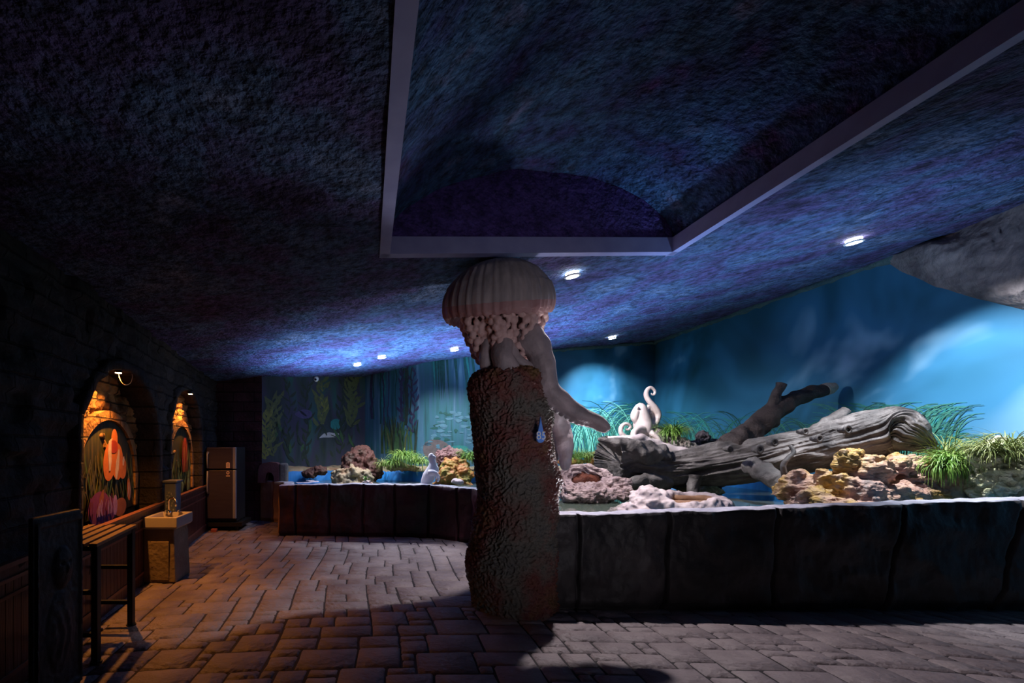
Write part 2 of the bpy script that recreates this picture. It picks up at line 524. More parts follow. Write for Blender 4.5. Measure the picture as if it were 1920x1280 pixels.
def displace(o, kind, size, strength, turb=6.0):
    key = (kind, size, turb)
    if key not in TEX:
        t = bpy.data.textures.new(kind.lower() + '_relief', kind)
        if kind == 'VORONOI':
            t.noise_scale = size
        elif kind == 'MARBLE':
            t.noise_scale = size * 2
            t.turbulence = turb
            t.noise_depth = 2
        else:
            t.noise_scale = size
        TEX[key] = t
    md = o.modifiers.new('relief', 'DISPLACE')
    md.texture = TEX[key]
    md.texture_coords = 'LOCAL'
    md.strength = strength
    md.mid_level = 0.5
    return o


def catmull(pts, n):
    """smooth curve through lists of numbers (any dimension)"""
    out = []
    P = [pts[0]] + list(pts) + [pts[-1]]
    segs = len(pts) - 1
    for i in range(n):
        t = i / (n - 1) * segs
        k = min(int(t), segs - 1)
        u = t - k
        a, b_, c_, d_ = P[k], P[k + 1], P[k + 2], P[k + 3]
        out.append([0.5 * (2 * q + (r - p) * u + (2 * p - 5 * q + 4 * r - s) * u * u + (3 * q - p - 3 * r + s) * u ** 3) for p, q, r, s in zip(a, b_, c_, d_)])
    return out


def px_tube(g, spec, n=40, seg=14, m=0, jit=0.0, fr=8.0):
    """spec: (px, py, depth, radius in px) -> smooth tapering tube standing at its own distance"""
    c = catmull([list(s) for s in spec], n)
    g.tube([at(a, b_, y) for a, b_, y, r in c], [max(0.001, r * sc(y)) for a, b_, y, r in c], seg, m, jit, fr)


# ------------------------------------------------------------------ the room
# floor of random ashlar pavers, rows bending as laid
def warp(x, y):
    k = max(0.0, x - 2.6)
    k2 = max(0.0, -x - 0.3)
    yy = y - 0.10 * k * k - 0.08 * k2 * k2 + 0.03 * math.sin(x * 1.7)
    xx = x + 0.18 * (4.0 - y) * (0.25 * k) + 0.03 * math.sin(y * 2.1)
    return xx, yy


g = G()
y = -1.0
row = 0
CELL = 0.105
NX, NY = 130, 130
used = [[False] * NX for _ in range(NY)]
rng = random.Random(3)
for j in range(NY):
    for i in range(NX):
        if used[j][i]:
            continue
        opts = [(2, 2), (3, 2), (4, 2), (3, 3), (2, 1), (3, 2), (4, 3), (2, 2)]
        rng.shuffle(opts)
        pick = (1, 1)
        for (w, h) in opts:
            if i + w <= NX and j + h <= NY and all(not used[j + b_][i + a] for a in range(w) for b_ in range(h)):
                pick = (w, h)
                break
        w, h = pick
        for a in range(w):
            for b_ in range(h):
                used[j + b_][i + a] = True
        x0, y0 = -4.6 + i * CELL * 1.02, -0.8 + j * CELL
        x1, y1 = x0 + w * CELL * 1.02, y0 + h * CELL
        if x1 > 7.6 or y1 > 11.5:
            continue
        gap = 0.006
        z = 0.0 + rng.uniform(-0.004, 0.003)
        tx, ty = rng.uniform(-0.010, 0.010), rng.uniform(-0.012, 0.012)
        xs = [x0 + gap, x0 + gap + 0.014, (x0 + x1) / 2, x1 - gap - 0.014, x1 - gap]
        ys = [y0 + gap, y0 + gap + 0.014, (y0 + y1) / 2, y1 - gap - 0.014, y1 - gap]
        V = []
        for b_, yy in enumerate(ys):
            for a, xx in enumerate(xs):
                e = a in (0, 4) or b_ in (0, 4)
                jx = 0.007 * noise.noise(Vector((xx * 9, yy * 9, 0)))
                jy = 0.007 * noise.noise(Vector((xx * 9, yy * 9, 5)))
                wx, wy = warp(xx + jx, yy + jy)
                zz = z + (xx - x0) * tx + (yy - y0) * ty - (0.016 if e else 0) + (0.004 * noise.noise(Vector((xx * 5, yy * 5, 2))))
                V.append((wx, wy, zz))
        Fc = [(b_ * 5 + a, b_ * 5 + a + 1, b_ * 5 + a + 6, b_ * 5 + a + 5) for b_ in range(4) for a in range(4)]
        g.add(V, Fc, 0)
g.add([(-6, -2, -0.014), (10, -2, -0.014), (10, 13, -0.014), (-6, 13, -0.014)], [(0, 1, 2, 3)], 1)
floor = struct(g.build('floor', [M['paver'], M['joint']]))

# sloping stucco ceiling with the opening of the coffer
CXL, CXR = 0.10, 3.27


def yrear(x):
    return 4.03 + (x - CXL) / (CXR - CXL) * 0.88


def cz(x, y):
    return ceil_z(x) + 0.018 * noise.fractal(Vector((x * 2.2, y * 2.2, 0)), 1, 2, 4)


g = G()
V, Fc = grid(60, 130, lambda u, v: (-4.6 + u * (CXL + 4.6), -1.0 + v * 13, cz(-4.6 + u * (CXL + 4.6), -1 + v * 13)))
g.add(V, Fc)
V, Fc = grid(60, 130, lambda u, v: (CXR + u * 5.0, -1.0 + v * 13, cz(CXR + u * 5.0, -1 + v * 13)))
g.add(V, Fc)


def mid(u, v):
    x = CXL + u * (CXR - CXL)
    yy = yrear(x) + v * (12 - yrear(x))
    return (x, yy, cz(x, yy))


V, Fc = grid(50, 90, mid)
g.add(V, Fc)
struct(g.build('ceiling', M['ceiling']))
# the barrel vault inside the coffer and its end wall
T = 0.09


def vault_z(x):
    a, b_ = CXL + T * 0.7, CXR - T * 0.7
    c_, hw = (a + b_) / 2, (b_ - a) / 2
    k = max(0.0, 1 - ((x - c_) / hw) ** 2)
    return ceil_z(x) + 0.12 + 0.64 * k ** 0.62


g = G()


def vf(u, v):
    a = PI * (1 - u)
    x = (CXL + CXR) / 2 + math.cos(a) * ((CXR - CXL) / 2 - T * 0.7)
    yy = -1.0 + v * (yrear(x) - T + 1.0)
    return (x, yy, vault_z(x) + 0.02 * noise.fractal(Vector((x * 2.5, yy * 2.5, 4)), 1, 2, 4))


V, Fc = grid(70, 90, vf)
g.add(V, Fc, 0)


def lf(u, v):
    x = CXL + T * 0.7 + u * (CXR - CXL - 1.4 * T)
    z0 = ceil_z(x) + 0.05
    return (x, yrear(x) - T + 0.01, z0 + v * (vault_z(x) + 0.03 - z0))


V, Fc = grid(60, 16, lf)
g.add(V, Fc, 1)
struct(g.build('ceiling_vault', [M['vault'], M['lunette']]))


def beam(name, a, b_, wdir):
    a, b_ = Vector(a), Vector(b_)
    w = Vector(wdir) * T
    V = []
    for p in (a, b_):
        for q in (Vector((0, 0, 0)), w):
            for dz in (-0.022, 0.13):
                r = p + q
                V.append((r.x, r.y, ceil_z(r.x) + dz))
    gg = G()
    gg.add(V, [(0, 2, 3, 1), (4, 5, 7, 6), (0, 1, 5, 4), (2, 6, 7, 3), (0, 4, 6, 2), (1, 3, 7, 5)])
    return struct(gg.build(name, M['trim'], smooth=False))


beam('trim_1', (CXL, -1, 0), (CXL, yrear(CXL), 0), (1, 0, 0))
beam('trim_2', (CXR, -1, 0), (CXR, yrear(CXR), 0), (-1, 0, 0))
beam('trim_3', (CXL + 0.002, yrear(CXL) - 0.002, 0), (CXR - 0.002, yrear(CXR) - 0.002, 0), (0.0, -1, 0))


# ---- walls
def wall(name, a, b_, z1a, mat, nu=40, nv=24, z0=-0.02, amp=0.0):
    """rough plane standing on the line a-b, up to the ceiling"""
    a, b_ = Vector((a[0], a[1], 0)), Vector((b_[0], b_[1], 0))
    d = (b_ - a).normalized()
    nrm = Vector((-d.y, d.x, 0))

    def f(u, v):
        p = a + (b_ - a) * u
        z = z0 + v * (ceil_z(p.x) + 0.04 - z0)
        q = p + Vector((0, 0, z))
        if amp:
            q += nrm * amp * noise.fractal(q * 1.5, 1, 2, 4)
        return q
    V, Fc = grid(nu, nv, f)
    gg = G()
    gg.add(V, Fc)
    return gg, d, nrm


PBL0, PBL1 = (-2.22, 9.34), (-0.07, 11.15)
PB = [(-0.07, 11.15), (1.10, 10.22), (2.43, 10.02), (7.0, 11.2)]
g, d, n_ = wall('', PBL0, PBL1, 0, None, amp=0.01)
wall_kelp = struct(g.build('wall_back_left', M['mural_deep']))
g = G()
for a, b_ in zip(PB[:2], PB[1:3]):
    g2, d, n_ = wall('', a, b_, 0, None)
    g.add(g2.v, g2.f)
wall_fall = struct(g.build('wall_back', M['mural_fall']))
g, d, n_ = wall('', PB[2], PB[3], 0, None)
wall_sea = struct(g.build('wall_back_right', M['mural_sea']))
g, d, n_ = wall('', (7.0, 11.2), (7.0, -1.0), 0, None, nu=60)
wall_right = struct(g.build('wall_right', M['mural_sea']))
g, d, n_ = wall('', (-3.6, 9.3), (-2.15, 9.3), 0, None, amp=0.05)
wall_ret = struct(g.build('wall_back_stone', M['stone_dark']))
# ragged plaster lip where the sea mural meets the ceiling
g = G()
lip = [(2.43, 10.0), (7.0 - 0.02, 11.15), (6.98, 9.0), (6.98, 6.0), (6.98, 3.0)]
for a, b_ in zip(lip, lip[1:]):
    n = 40
    pts = [(a[0] + (b_[0] - a[0]) * i / n, a[1] + (b_[1] - a[1]) * i / n) for i in range(n + 1)]
    g.tube([Vector((x, yy, ceil_z(x) - 0.01)) for x, yy in pts], [0.05 + 0.03 * noise.noise(Vector((x * 3, yy * 3, 0))) for x, yy in pts], 8, 0, 0.8, 9)
struct(g.build('trim_4', mk('lip_plaster', [(0.03, 0.08, 0.10), (0.07, 0.12, 0.12)], scale=9, rough=0.9, bump=1, bscale=30)))

# painted strokes on the murals: flat paint on the wall, placed on the wall's own plane


def on_line(px, py, a, b_, off=0.006):
    """point of the wall a-b that stands behind this direction"""
    r = (px - CX) / F
    dx, dy = b_[0] - a[0], b_[1] - a[1]
    t = (r * a[1] - a[0]) / (dx - r * dy)
    x, yy = a[0] + dx * t, a[1] + dy * t
    z = H + (CY - py) / F * yy
    L_ = math.hypot(dx, dy)
    nx, ny = dy / L_, -dx / L_
    return Vector((x + nx * off, yy + ny * off, z))


class Painter:
    def __init__(s, a, b_):
        s.a, s.b = a, b_
        s.g = G()
        L_ = math.hypot(b_[0] - a[0], b_[1] - a[1])
        s.u = Vector(((b_[0] - a[0]) / L_, (b_[1] - a[1]) / L_, 0))
        s.n = 0

    def P(s, px, py):
        s.n = (s.n + 1) % 23
        return on_line(px, py, s.a, s.b, s.off)

    def stroke(s, pts, widths, m):
        s.off = 0.004 + 0.0005 * (len(s.g.f) % 11)
        Q = [s.P(*p) for p in pts]
        V, Fc = [], []
        for i, (q, w) in enumerate(zip(Q, widths)):
            t = (Q[min(i + 1, len(Q) - 1)] - Q[max(i - 1, 0)]).normalized()
            side = Vector((0, 0, 1)) * t.dot(s.u) - s.u * t.z
            w = w * sc(q.y)
            V += [q - side * w, q + side * w]
        for i in range(len(Q) - 1):
            Fc.append((2 * i, 2 * i + 1, 2 * i + 3, 2 * i + 2))
        s.g.add(V, Fc, m)

    def leaf(s, x, y_, ang, ln, w, m, bend=0.5):
        pts, ws = [], []
        a = ang
        cx, cy = x, y_
        for i in range(7):
            pts.append((cx, cy))
            ws.append(w * math.sin(PI * (0.08 + 0.92 * i / 6)) + 0.05)
            cx += math.cos(a) * ln / 6
            cy -= math.sin(a) * ln / 6
            a += bend / 6
        s.stroke(pts, ws, m)

    def poly(s, pts, m):
        s.off = 0.004 + 0.0005 * (len(s.g.f) % 11)
        V = [s.P(*p) for p in pts]
        s.g.add(V, [tuple(range(len(V)))], m)

    def ellipse(s, x, y_, rx, ry, m, wob=0.0, k=18, half=False):
        s.poly([(x + rx * math.cos(t) * (1 + wob * math.sin(3 * t + x)), y_ - ry * math.sin(t) * (1 + wob * math.cos(2 * t + y_))) for t in [(PI if half else 2 * PI) * i / k for i in range(k + (1 if half else 0))]], m)


R = random.Random(11)


def kelp(p, x, y0, y1, m, w=16, leaf=5.0, n=None, lean=0):
    n = n or int(abs(y1 - y0) / 8)
    pts = [(x + lean * i / 12 + 3 * math.sin(i * 0.9 + x), y1 + (y0 - y1) * i / 12) for i in range(13)]
    p.stroke(pts, [0.9] * 13, m)
    for i in range(n):
        t = i / n
        yy = y1 + (y0 - y1) * t
        xx = x + lean * t + 3 * math.sin(t * 12 * 0.9 + x)
        s = 1 if i % 2 else -1
        a = PI / 2 - s * R.uniform(0.5, 1.15)
        p.leaf(xx, yy, a, w * R.uniform(0.75, 1.25), leaf * 0.5 * R.uniform(0.7, 1.1), m, bend=s * R.uniform(0.2, 1.2))


mats_p = [M['p_' + k] for k in PAINT]
IX = {k: i for i, k in enumerate(PAINT)}
p = Painter(PBL0, PBL1)
kelp(p, 541, 712, 850, IX['leafdark'], 18, 5)
kelp(p, 575, 715, 860, IX['leafdark'], 18, 6)
kelp(p, 640, 712, 850, IX['leafdark'], 18, 6)
for k in range(40):
    x, yy = R.uniform(495, 675), R.uniform(800, 880)
    p.leaf(x, yy, R.uniform(0.9, 2.2), R.uniform(14, 30), 3, IX[R.choice(['leafdark', 'moss', 'leafdark'])], R.uniform(-.8, .8))
kelp(p, 511, 745, 855, IX['leaf'], 22, 7, n=22)
kelp(p, 500, 770, 860, IX['olive'], 17, 7, n=20)
kelp(p, 520, 742, 800, IX['leaf'], 18, 6, n=10)
kelp(p, 602, 712, 800, IX['leaf'], 22, 7, n=20)
kelp(p, 606, 725, 795, IX['olive'], 16, 5, n=9)
kelp(p, 663, 706, 800, IX['leaf'], 24, 8, n=24)
kelp(p, 655, 720, 800, IX['leaf'], 20, 6, n=12)
p.ellipse(570, 776, 16, 8, IX['fishdark'], 0.1)
p.poly([(583, 778), (592, 790), (586, 789), (580, 783)], IX['fishdark'])
p.poly([(598, 821), (606, 813), (617, 810), (628, 812), (639, 811), (630, 819), (616, 820), (606, 820)], IX['fishpale'])
p.stroke([(620, 815), (628, 818), (638, 814)], [0.8, 1, 0.4], IX['leafdark'])
p.ellipse(630, 795, 12, 9, IX['teal'], 0.15)
p.g.build('painted_kelp', mats_p, wall_kelp, smooth=False)

p = Painter(PB[0], PB[1])
for k in range(16):
    x = R.uniform(692, 778)
    p.stroke([(x + R.uniform(-2, 2), 690 + i * R.uniform(14, 18)) for i in range(7)], [R.uniform(1, 3.2)] * 7, IX[R.choice(['purple', 'leafdark', 'teal', 'purple', 'deepgreen'])])
kelp(p, 757, 690, 790, IX['purple'], 16, 5)
kelp(p, 776, 690, 810, IX['purple'], 16, 5)
for k in range(34):
    x = R.uniform(716, 778)
    p.stroke([(x, 850), (x + R.uniform(-5, 5), 820), (x + R.uniform(-9, 9), R.uniform(778, 805))], [2.2, 2.2, 0.6], IX[R.choice(['moss', 'leaf', 'moss', 'leafdark'])])
p.g.build('painted_kelp', mats_p, wall_fall, smooth=False)
p = Painter(PB[1], PB[2])
for k in range(16):
    x = R.uniform(795, 885)
    y1_ = R.uniform(9, 17)
    p.stroke([(x + (x - 790) * 0.10 * i / 6, 660 + i * y1_) for i in range(7)], [q_ * 1.6 for q_ in (1.4, 1.3, 1.2, 1.0, 0.7, 0.4, 0.1)], IX[R.choice(['deepgreen', 'teal', 'deepgreen'])])
for k in range(60):
    yy = R.uniform(772, 842)
    x = R.uniform(812 + (yy - 772) * -0.4, 898)
    p.ellipse(x, yy, R.uniform(3, 8), R.uniform(1.5, 3.5), IX[R.choice(['bluegrey', 'bluegrey', 'deepgreen'])], 0.2)
p.ellipse(818, 843, 26, 20, IX['brown'], 0.05)
p.ellipse(860, 842, 18, 8, IX['teal'], 0.1)
p.g.build('painted_rocks', mats_p, wall_fall, smooth=False)


def painted_grass(p, x0, x1, base, top, n, cols, lean=0.0, sp=1.0, lw=0.9):
    for k in range(n):
        x = R.uniform(x0, x1)
        b0 = base + R.uniform(-8, 12)
        h = (b0 - top) * R.uniform(0.45, 1.05)
        s = R.choice((-1, 1)) + lean
        pts, ws = [], []
        for i in range(9):
            t = i / 8
            pts.append((x + s * sp * h * (0.08 * t + 0.42 * t ** 2.5), b0 - h * (t * 1.25 - 0.42 * t ** 3.2)))
            ws.append(lw * (1.0 - 0.75 * t))
        p.stroke(pts, ws, IX[R.choice(cols)])


p = Painter(PB[2], PB[3])
painted_grass(p, 1060, 1160, 850, 745, 110, ['aqua', 'green', 'aqua', 'teal'])
painted_grass(p, 1100, 1215, 850, 735, 120, ['green', 'aqua', 'deepgreen', 'teal'])
painted_grass(p, 1180, 1226, 850, 765, 60, ['deepgreen', 'green'])
p.g.build('painted_grass', mats_p, wall_sea, smooth=False)
p = Painter((7.0, 11.2), (7.0, 0.0))
painted_grass(p, 1232, 1420, 860, 755, 150, ['deepgreen', 'deepgreen', 'green', 'teal'], lw=1.0)
painted_grass(p, 1400, 1600, 870, 765, 130, ['deepgreen', 'green', 'deepgreen'], lw=1.2)
painted_grass(p, 1580, 1780, 880, 735, 330, ['green', 'teal', 'deepgreen', 'green'], lw=1.5)
painted_grass(p, 1780, 1850, 880, 800, 50, ['green', 'lime', 'teal'], lw=1.8)
p.g.build('painted_grass', mats_p, wall_right, smooth=False)

# ---- left wall of stone blocks with two arched niches.  Local frame: x runs along the wall into the depth, y goes into the wall
LA = Vector((-1.914, 0, 0))
LD = Vector((-0.125, 1, 0)).normalized()
LN = Vector((-LD.y, LD.x, 0))           # into the wall
KL = math.sqrt(1 + 0.125 ** 2)


def LW(u, dep, z):
    return LA + LD * u + LN * dep + Vector((0, 0, z))


def local_obj(gg, name, mats, parent=None, smooth=True, **kw):
    o = gg.build(name, mats, None, smooth, **kw)
    o.location = LA
    o.rotation_euler = (0, 0, math.atan2(LD.y, LD.x))
    return o


NICHES = [dict(c=4.75 * KL, hw=0.97, spring=1.55, rise=0.76, dep=0.27, mc=4.86 * KL, mhw=0.68, mspring=1.2, mrise=0.60),
          dict(c=7.1 * KL, hw=0.86, spring=1.60, rise=0.78, dep=0.16, mc=7.15 * KL, mhw=0.60, mspring=1.22, mrise=0.60)]


def arch_top(nc, u):
    k = 1 - ((u - nc['c']) / nc['hw']) ** 2
    return None if k <= 0 else nc['spring'] + nc['rise'] * math.sqrt(k)


def relief(u, z, s=0.0):
    rh, bw = 0.21, 0.44
    row = math.floor(z / rh)
    uu = u + (row % 2) * bw * 0.5 + 0.07 * math.sin(row * 3.1)
    col_ = math.floor(uu / bw)
    du = min(uu / bw - col_, 1 - (uu / bw - col_)) * bw
    dz = min(z / rh - row, 1 - (z / rh - row)) * rh
    e = min(du, dz)
    groove = max(0.0, 1 - e / 0.022)
    rv = noise.cell(Vector((col_ * 1.37 + 0.5, row * 2.11 + 0.5, 3.3 + s)))
    return 0.03 * groove - 0.03 * rv - (0.035 if s == 0 else 0.055) * noise.fractal(Vector((u * 4.5, z * 4.5, s)), 0.8, 2, 6)


g = G()
U0, U1, NU, NV = -1.0, 9.5, 300, 80
V = []
for j in range(NV):
    for i in range(NU):
        u = U0 + (U1 - U0) * i / (NU - 1)
        xw = LW(u, 0, 0).x
        z = (ceil_z(xw) + 0.05) * j / (NV - 1)
        V.append((u, relief(u, z), z))
Fc = []
for j in range(NV - 1):
    for i in range(NU - 1):
        u = U0 + (U1 - U0) * (i + 0.5) / (NU - 1)
        z = 2.85 * (j + 0.5) / (NV - 1)
        skip = False
        for nc in NICHES:
            t = arch_top(nc, u)
            if t and 0.70 < z < t:
                skip = True
        if not skip:
            a = j * NU + i
            Fc.append((a, a + 1, a + NU + 1, a + NU))
g.add(V, Fc, 0)
for nc in NICHES:
    # arch edge and jambs
    prof = [(nc['c'] - nc['hw'], 0.70), (nc['c'] - nc['hw'], nc['spring'])]
    for k in range(1, 40):
        a = PI - PI * k / 40
        prof.append((nc['c'] + nc['hw'] * math.cos(a), nc['spring'] + nc['rise'] * math.sin(a)))
    prof += [(nc['c'] + nc['hw'], nc['spring']), (nc['c'] + nc['hw'], 0.70)]
    V, Fc = [], []
    deps = [0.03, -0.035, -0.03, 0.03, nc['dep'] * 0.6, nc['dep'] + 0.04]
    outs = [0.10, 0.09, 0.0, -0.012, -0.01, 0.0]
    for i, (u, z) in enumerate(prof):
        du, dz = u - nc['c'], max(0.0, z - nc['spring'])
        L_ = math.hypot(du, dz) or 1
        for dp, ou in zip(deps, outs):
            j_ = 0.025 * noise.fractal(Vector((u * 6, z * 6, dp * 8)), 1, 2, 4)
            V.append((u + du / L_ * (ou + j_), dp + j_ * 0.6, z + dz / L_ * (ou + j_)))
    k = len(deps)
    for i in range(len(prof) - 1):
        for j in range(k - 1):
            Fc.append((i * k + j, i * k + j + 1, (i + 1) * k + j + 1, (i + 1) * k + j))
    g.add(V, Fc, 0)
    # back of the niche, rough ochre blocks
    nu, nv = 130, 120
    V, Fc = grid(nu, nv, lambda a, b_: (nc['c'] + (a * 2 - 1) * (nc['hw'] + 0.02), nc['dep'] + relief(nc['c'] + (a * 2 - 1) * nc['hw'], 0.7 + b_ * 1.75, 5.0), 0.70 + b_ * 1.75))
    g.add(V, Fc, 1)
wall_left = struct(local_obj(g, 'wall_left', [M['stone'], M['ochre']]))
# ragged stone course under the ceiling
# wainscot of dark boards with rails
g = G()
for k in range(92):
    u0 = 2.2 + k * 0.078
    g.box((u0 + 0.003, -0.045, 0.10), (u0 + 0.075, -0.03, 0.72), 0)
g.box((2.2, -0.04, 0.0), (9.35, 0.02, 0.80), 0)
for z, t, dpt in ((0.79, 0.03, 0.07), (0.70, 0.022, 0.058), (0.60, 0.022, 0.058), (0.10, 0.03, 0.055)):
    g.box((2.2, -dpt, z), (9.35, 0.0, z + t), 1)
g.box((2.2, -0.05, 0.0), (9.35, 0.0, 0.10), 0)
struct(local_obj(g, 'trim_5', [M['wains'], M['rail']], smooth=False))

# arched mural panels in the niches
for q, nc in enumerate(NICHES):
    root = thing('mural_panel', ['arched mural of an orange and white fish over purple anemones in the near stone niche',
                                 'narrower arched mural with red and lime weeds in the stone niche near the fridge'][q], 'mural', LW(nc['mc'], nc['dep'] - 0.05, 0.81), 'arched murals in the stone niches')
    root.rotation_euler = (0, 0, math.atan2(LD.y, LD.x))

    def arch_pts(hw, sp, ri, k=36):
        return [(-hw, 0.0), (-hw, sp - 0.81)] + [(hw * math.cos(PI - PI * i / k), sp - 0.81 + ri * math.sin(PI * i / k)) for i in range(1, k)] + [(hw, sp - 0.81), (hw, 0.0)]
    inner = arch_pts(nc['mhw'], nc['mspring'], nc['mrise'])
    outer = arch_pts(nc['mhw'] + 0.10, nc['mspring'], nc['mrise'] + 0.10)
    gg = G()
    n = len(inner)
    gg.add([(x, 0, z) for x, z in inner] + [(x, 0.04, z) for x, z in inner], [tuple(range(n))] + [(i, i + 1, n + i + 1, n + i) for i in range(n - 1)])
    bd = gg.build('board', M['niche_paint'], None, smooth=False)
    bd.parent = root
    gg = G()
    V = []
    for (xi, zi), (xo, zo) in zip(inner, outer):
        j_ = 0.012 * noise.noise(Vector((xo * 7, zo * 7, q)))
        V += [(xi, 0.03, zi), (xi, -0.03, zi), (xo + j_, -0.025 + j_, zo), (xo, 0.06, zo)]
    Fc = []
    for i in range(n - 1):
        for j in range(3):
            Fc.append((i * 4 + j, i * 4 + j + 1, i * 4 + j + 5, i * 4 + j + 4))
    gg.add(V, Fc)
    fr = gg.build('frame', M['ochre'], None, smooth=False)
    fr.parent = root
    # painted motif, flat paint on the board
    gg = G()
    cnt = [0]

    def flat_poly(pts, mname):
        cnt[0] += 1
        o_ = -0.003 - 0.0006 * cnt[0]
        gg.add([(x, o_, z) for x, z in pts], [tuple(range(len(pts)))], IX[mname])

    def flat_ell(x, z, rx, rz, mname, rot=0.0, k=20):
        flat_poly([(x + rx * math.cos(t) * math.cos(rot) - rz * math.sin(t) * math.sin(rot), z + rx * math.cos(t) * math.sin(rot) + rz * math.sin(t) * math.cos(rot)) for t in [2 * PI * i / k for i in range(k)]], mname)

    def flat_stroke(pts, w, mname):
        cnt[0] += 1
        o_ = -0.003 - 0.0006 * cnt[0]
        V = []
        for i, (x, z) in enumerate(pts):
            k = w * math.sin(PI * (0.15 + 0.75 * i / (len(pts) - 1)))
            V += [(x - k, o_, z), (x + k, o_, z)]
        gg.add(V, [(2 * i, 2 * i + 1, 2 * i + 3, 2 * i + 2) for i in range(len(pts) - 1)], IX[mname])
    rr = random.Random(5 + q)
    for k in range(60):
        x = rr.uniform(-nc['mhw'] * 0.9, nc['mhw'] * 0.9)
        z0 = rr.uniform(0.02, 0.25)
        h = rr.uniform(0.25, 0.5)
        flat_stroke([(x + 0.05 * math.sin(i * 0.6 + k), z0 + h * i / 6) for i in range(7)], 0.012, rr.choice(['leafdark', 'mid', 'moss', 'mid', 'olive'] if q == 0 else ['lime', 'olive', 'moss', 'leaf']))
    if q == 0:
        flat_ell(-0.05, 0.56, 0.15, 0.21, 'orange', -0.3)
        flat_ell(0.14, 0.55, 0.15, 0.20, 'orange', 0.1)
        flat_ell(0.28, 0.47, 0.10, 0.12, 'orange')
        flat_ell(0.06, 0.78, 0.08, 0.12, 'orange')
        flat_ell(0.04, 0.71, 0.10, 0.07, 'red')
        flat_stroke([(-0.06, 0.46), (-0.05, 0.56), (-0.06, 0.66), (-0.05, 0.77), (0.0, 0.80)], 0.042, 'white')
        flat_stroke([(0.10, 0.36), (0.12, 0.46), (0.14, 0.56), (0.17, 0.68)], 0.045, 'white')
        flat_stroke([(0.28, 0.50), (0.29, 0.56), (0.30, 0.60)], 0.03, 'white')
        flat_ell(0.44, 0.22, 0.05, 0.13, 'orange', 0.1)
        flat_stroke([(0.40, 0.14), (0.43, 0.22), (0.42, 0.30)], 0.012, 'white')
        flat_stroke([(0.47, 0.12), (0.48, 0.2), (0.46, 0.30)], 0.012, 'white')
        flat_ell(-0.30, 0.10, 0.24, 0.17, 'anemone')
        flat_ell(-0.10, 0.06, 0.20, 0.13, 'anemone')
        flat_ell(0.20, 0.05, 0.16, 0.10, 'rust')
        flat_stroke([(-0.28, 0.10), (-0.26, 0.20), (-0.22, 0.28)], 0.05, 'rust')
        flat_ell(0.06, 0.09, 0.055, 0.11, 'lilac')
        for k in range(18):
            x = rr.uniform(-0.5, 0.0)
            flat_stroke([(x, 0.02), (x + rr.uniform(-.03, .03), 0.08), (x + rr.uniform(-.05, .05), rr.uniform(0.12, 0.24))], 0.02, rr.choice(['anemone', 'lilac', 'anemone']))
    else:
        flat_ell(0.10, 0.62, 0.12, 0.22, 'red')
        flat_ell(0.06, 0.50, 0.09, 0.2, 'orange')
        for k in range(9):
            x = rr.uniform(-0.05, 0.25)
            flat_stroke([(x, 0.3), (x + rr.uniform(-.03, .03), 0.5), (x + rr.uniform(-.05, .05), rr.uniform(0.6, 0.85))], 0.02, rr.choice(['red', 'orange', 'red']))
        for k in range(12):
            x = rr.uniform(-0.4, 0.35)
            flat_stroke([(x, 0.0), (x + rr.uniform(-.06, .06), 0.12), (x + rr.uniform(-.1, .1), rr.uniform(0.2, 0.35))], 0.035, rr.choice(['lime', 'lime', 'olive', 'moss']))
    mo = gg.build('painted_motif', mats_p, None, smooth=False)
    mo.parent = root

# ---- warm lamps in the niches
for q, (nc, pxy, w) in enumerate(((NICHES[0], (228, 698), 210), (NICHES[1], (361, 739), 130))):
    u = [4.64 * KL, 7.22 * KL][q]
    dep = [0.03, -0.02][q]
    z = arch_top(nc, u) - 0.035
    p0 = LW(u, dep, z)
    root = thing('niche_lamp', ['small warm lamp with a looped cable under the near niche arch', 'small warm lamp under the far niche arch by the fridge'][q], 'lamp', p0, 'warm lamps in the stone niches')
    g = G()
    g.lathe([(0.012, 0.06), (0.02, 0.06), (0.035, 0.03), (0.035, 0.0)], p0, 18)
    g.build('lamp_body', M['black'], root)
    g = G()
    g.lathe([(0.031, -0.004), (0.031, 0.002)], p0, 18)
    g.build('lamp_lens', M['lens_warm'], root)
    if q == 0:
        g = G()
        c = catmull([[0.02, 0.01, 0.03], [0.04, 0.0, -0.06], [0.10, -0.02, -0.11], [0.20, -0.04, -0.08], [0.26, -0.04, 0.0], [0.27, -0.02, 0.05]], 24)
        g.tube([p0 + LD * a + LN * b_ + Vector((0, 0, e)) for a, b_, e in c], [0.004] * 24, 6)
        g.build('cable', M['cable'], root)
    spot('niche_beam', p0 - Vector((0, 0, 0.012)), p0 + LD * -0.25 - LN * 0.12 + Vector((0, 0, -2)), w, 122, 0.9, (1.0, 0.35, 0.06), 0.02)

# ------------------------------------------------------------------ the pool: low slab walls, lining, water
WATER_Z = 0.765


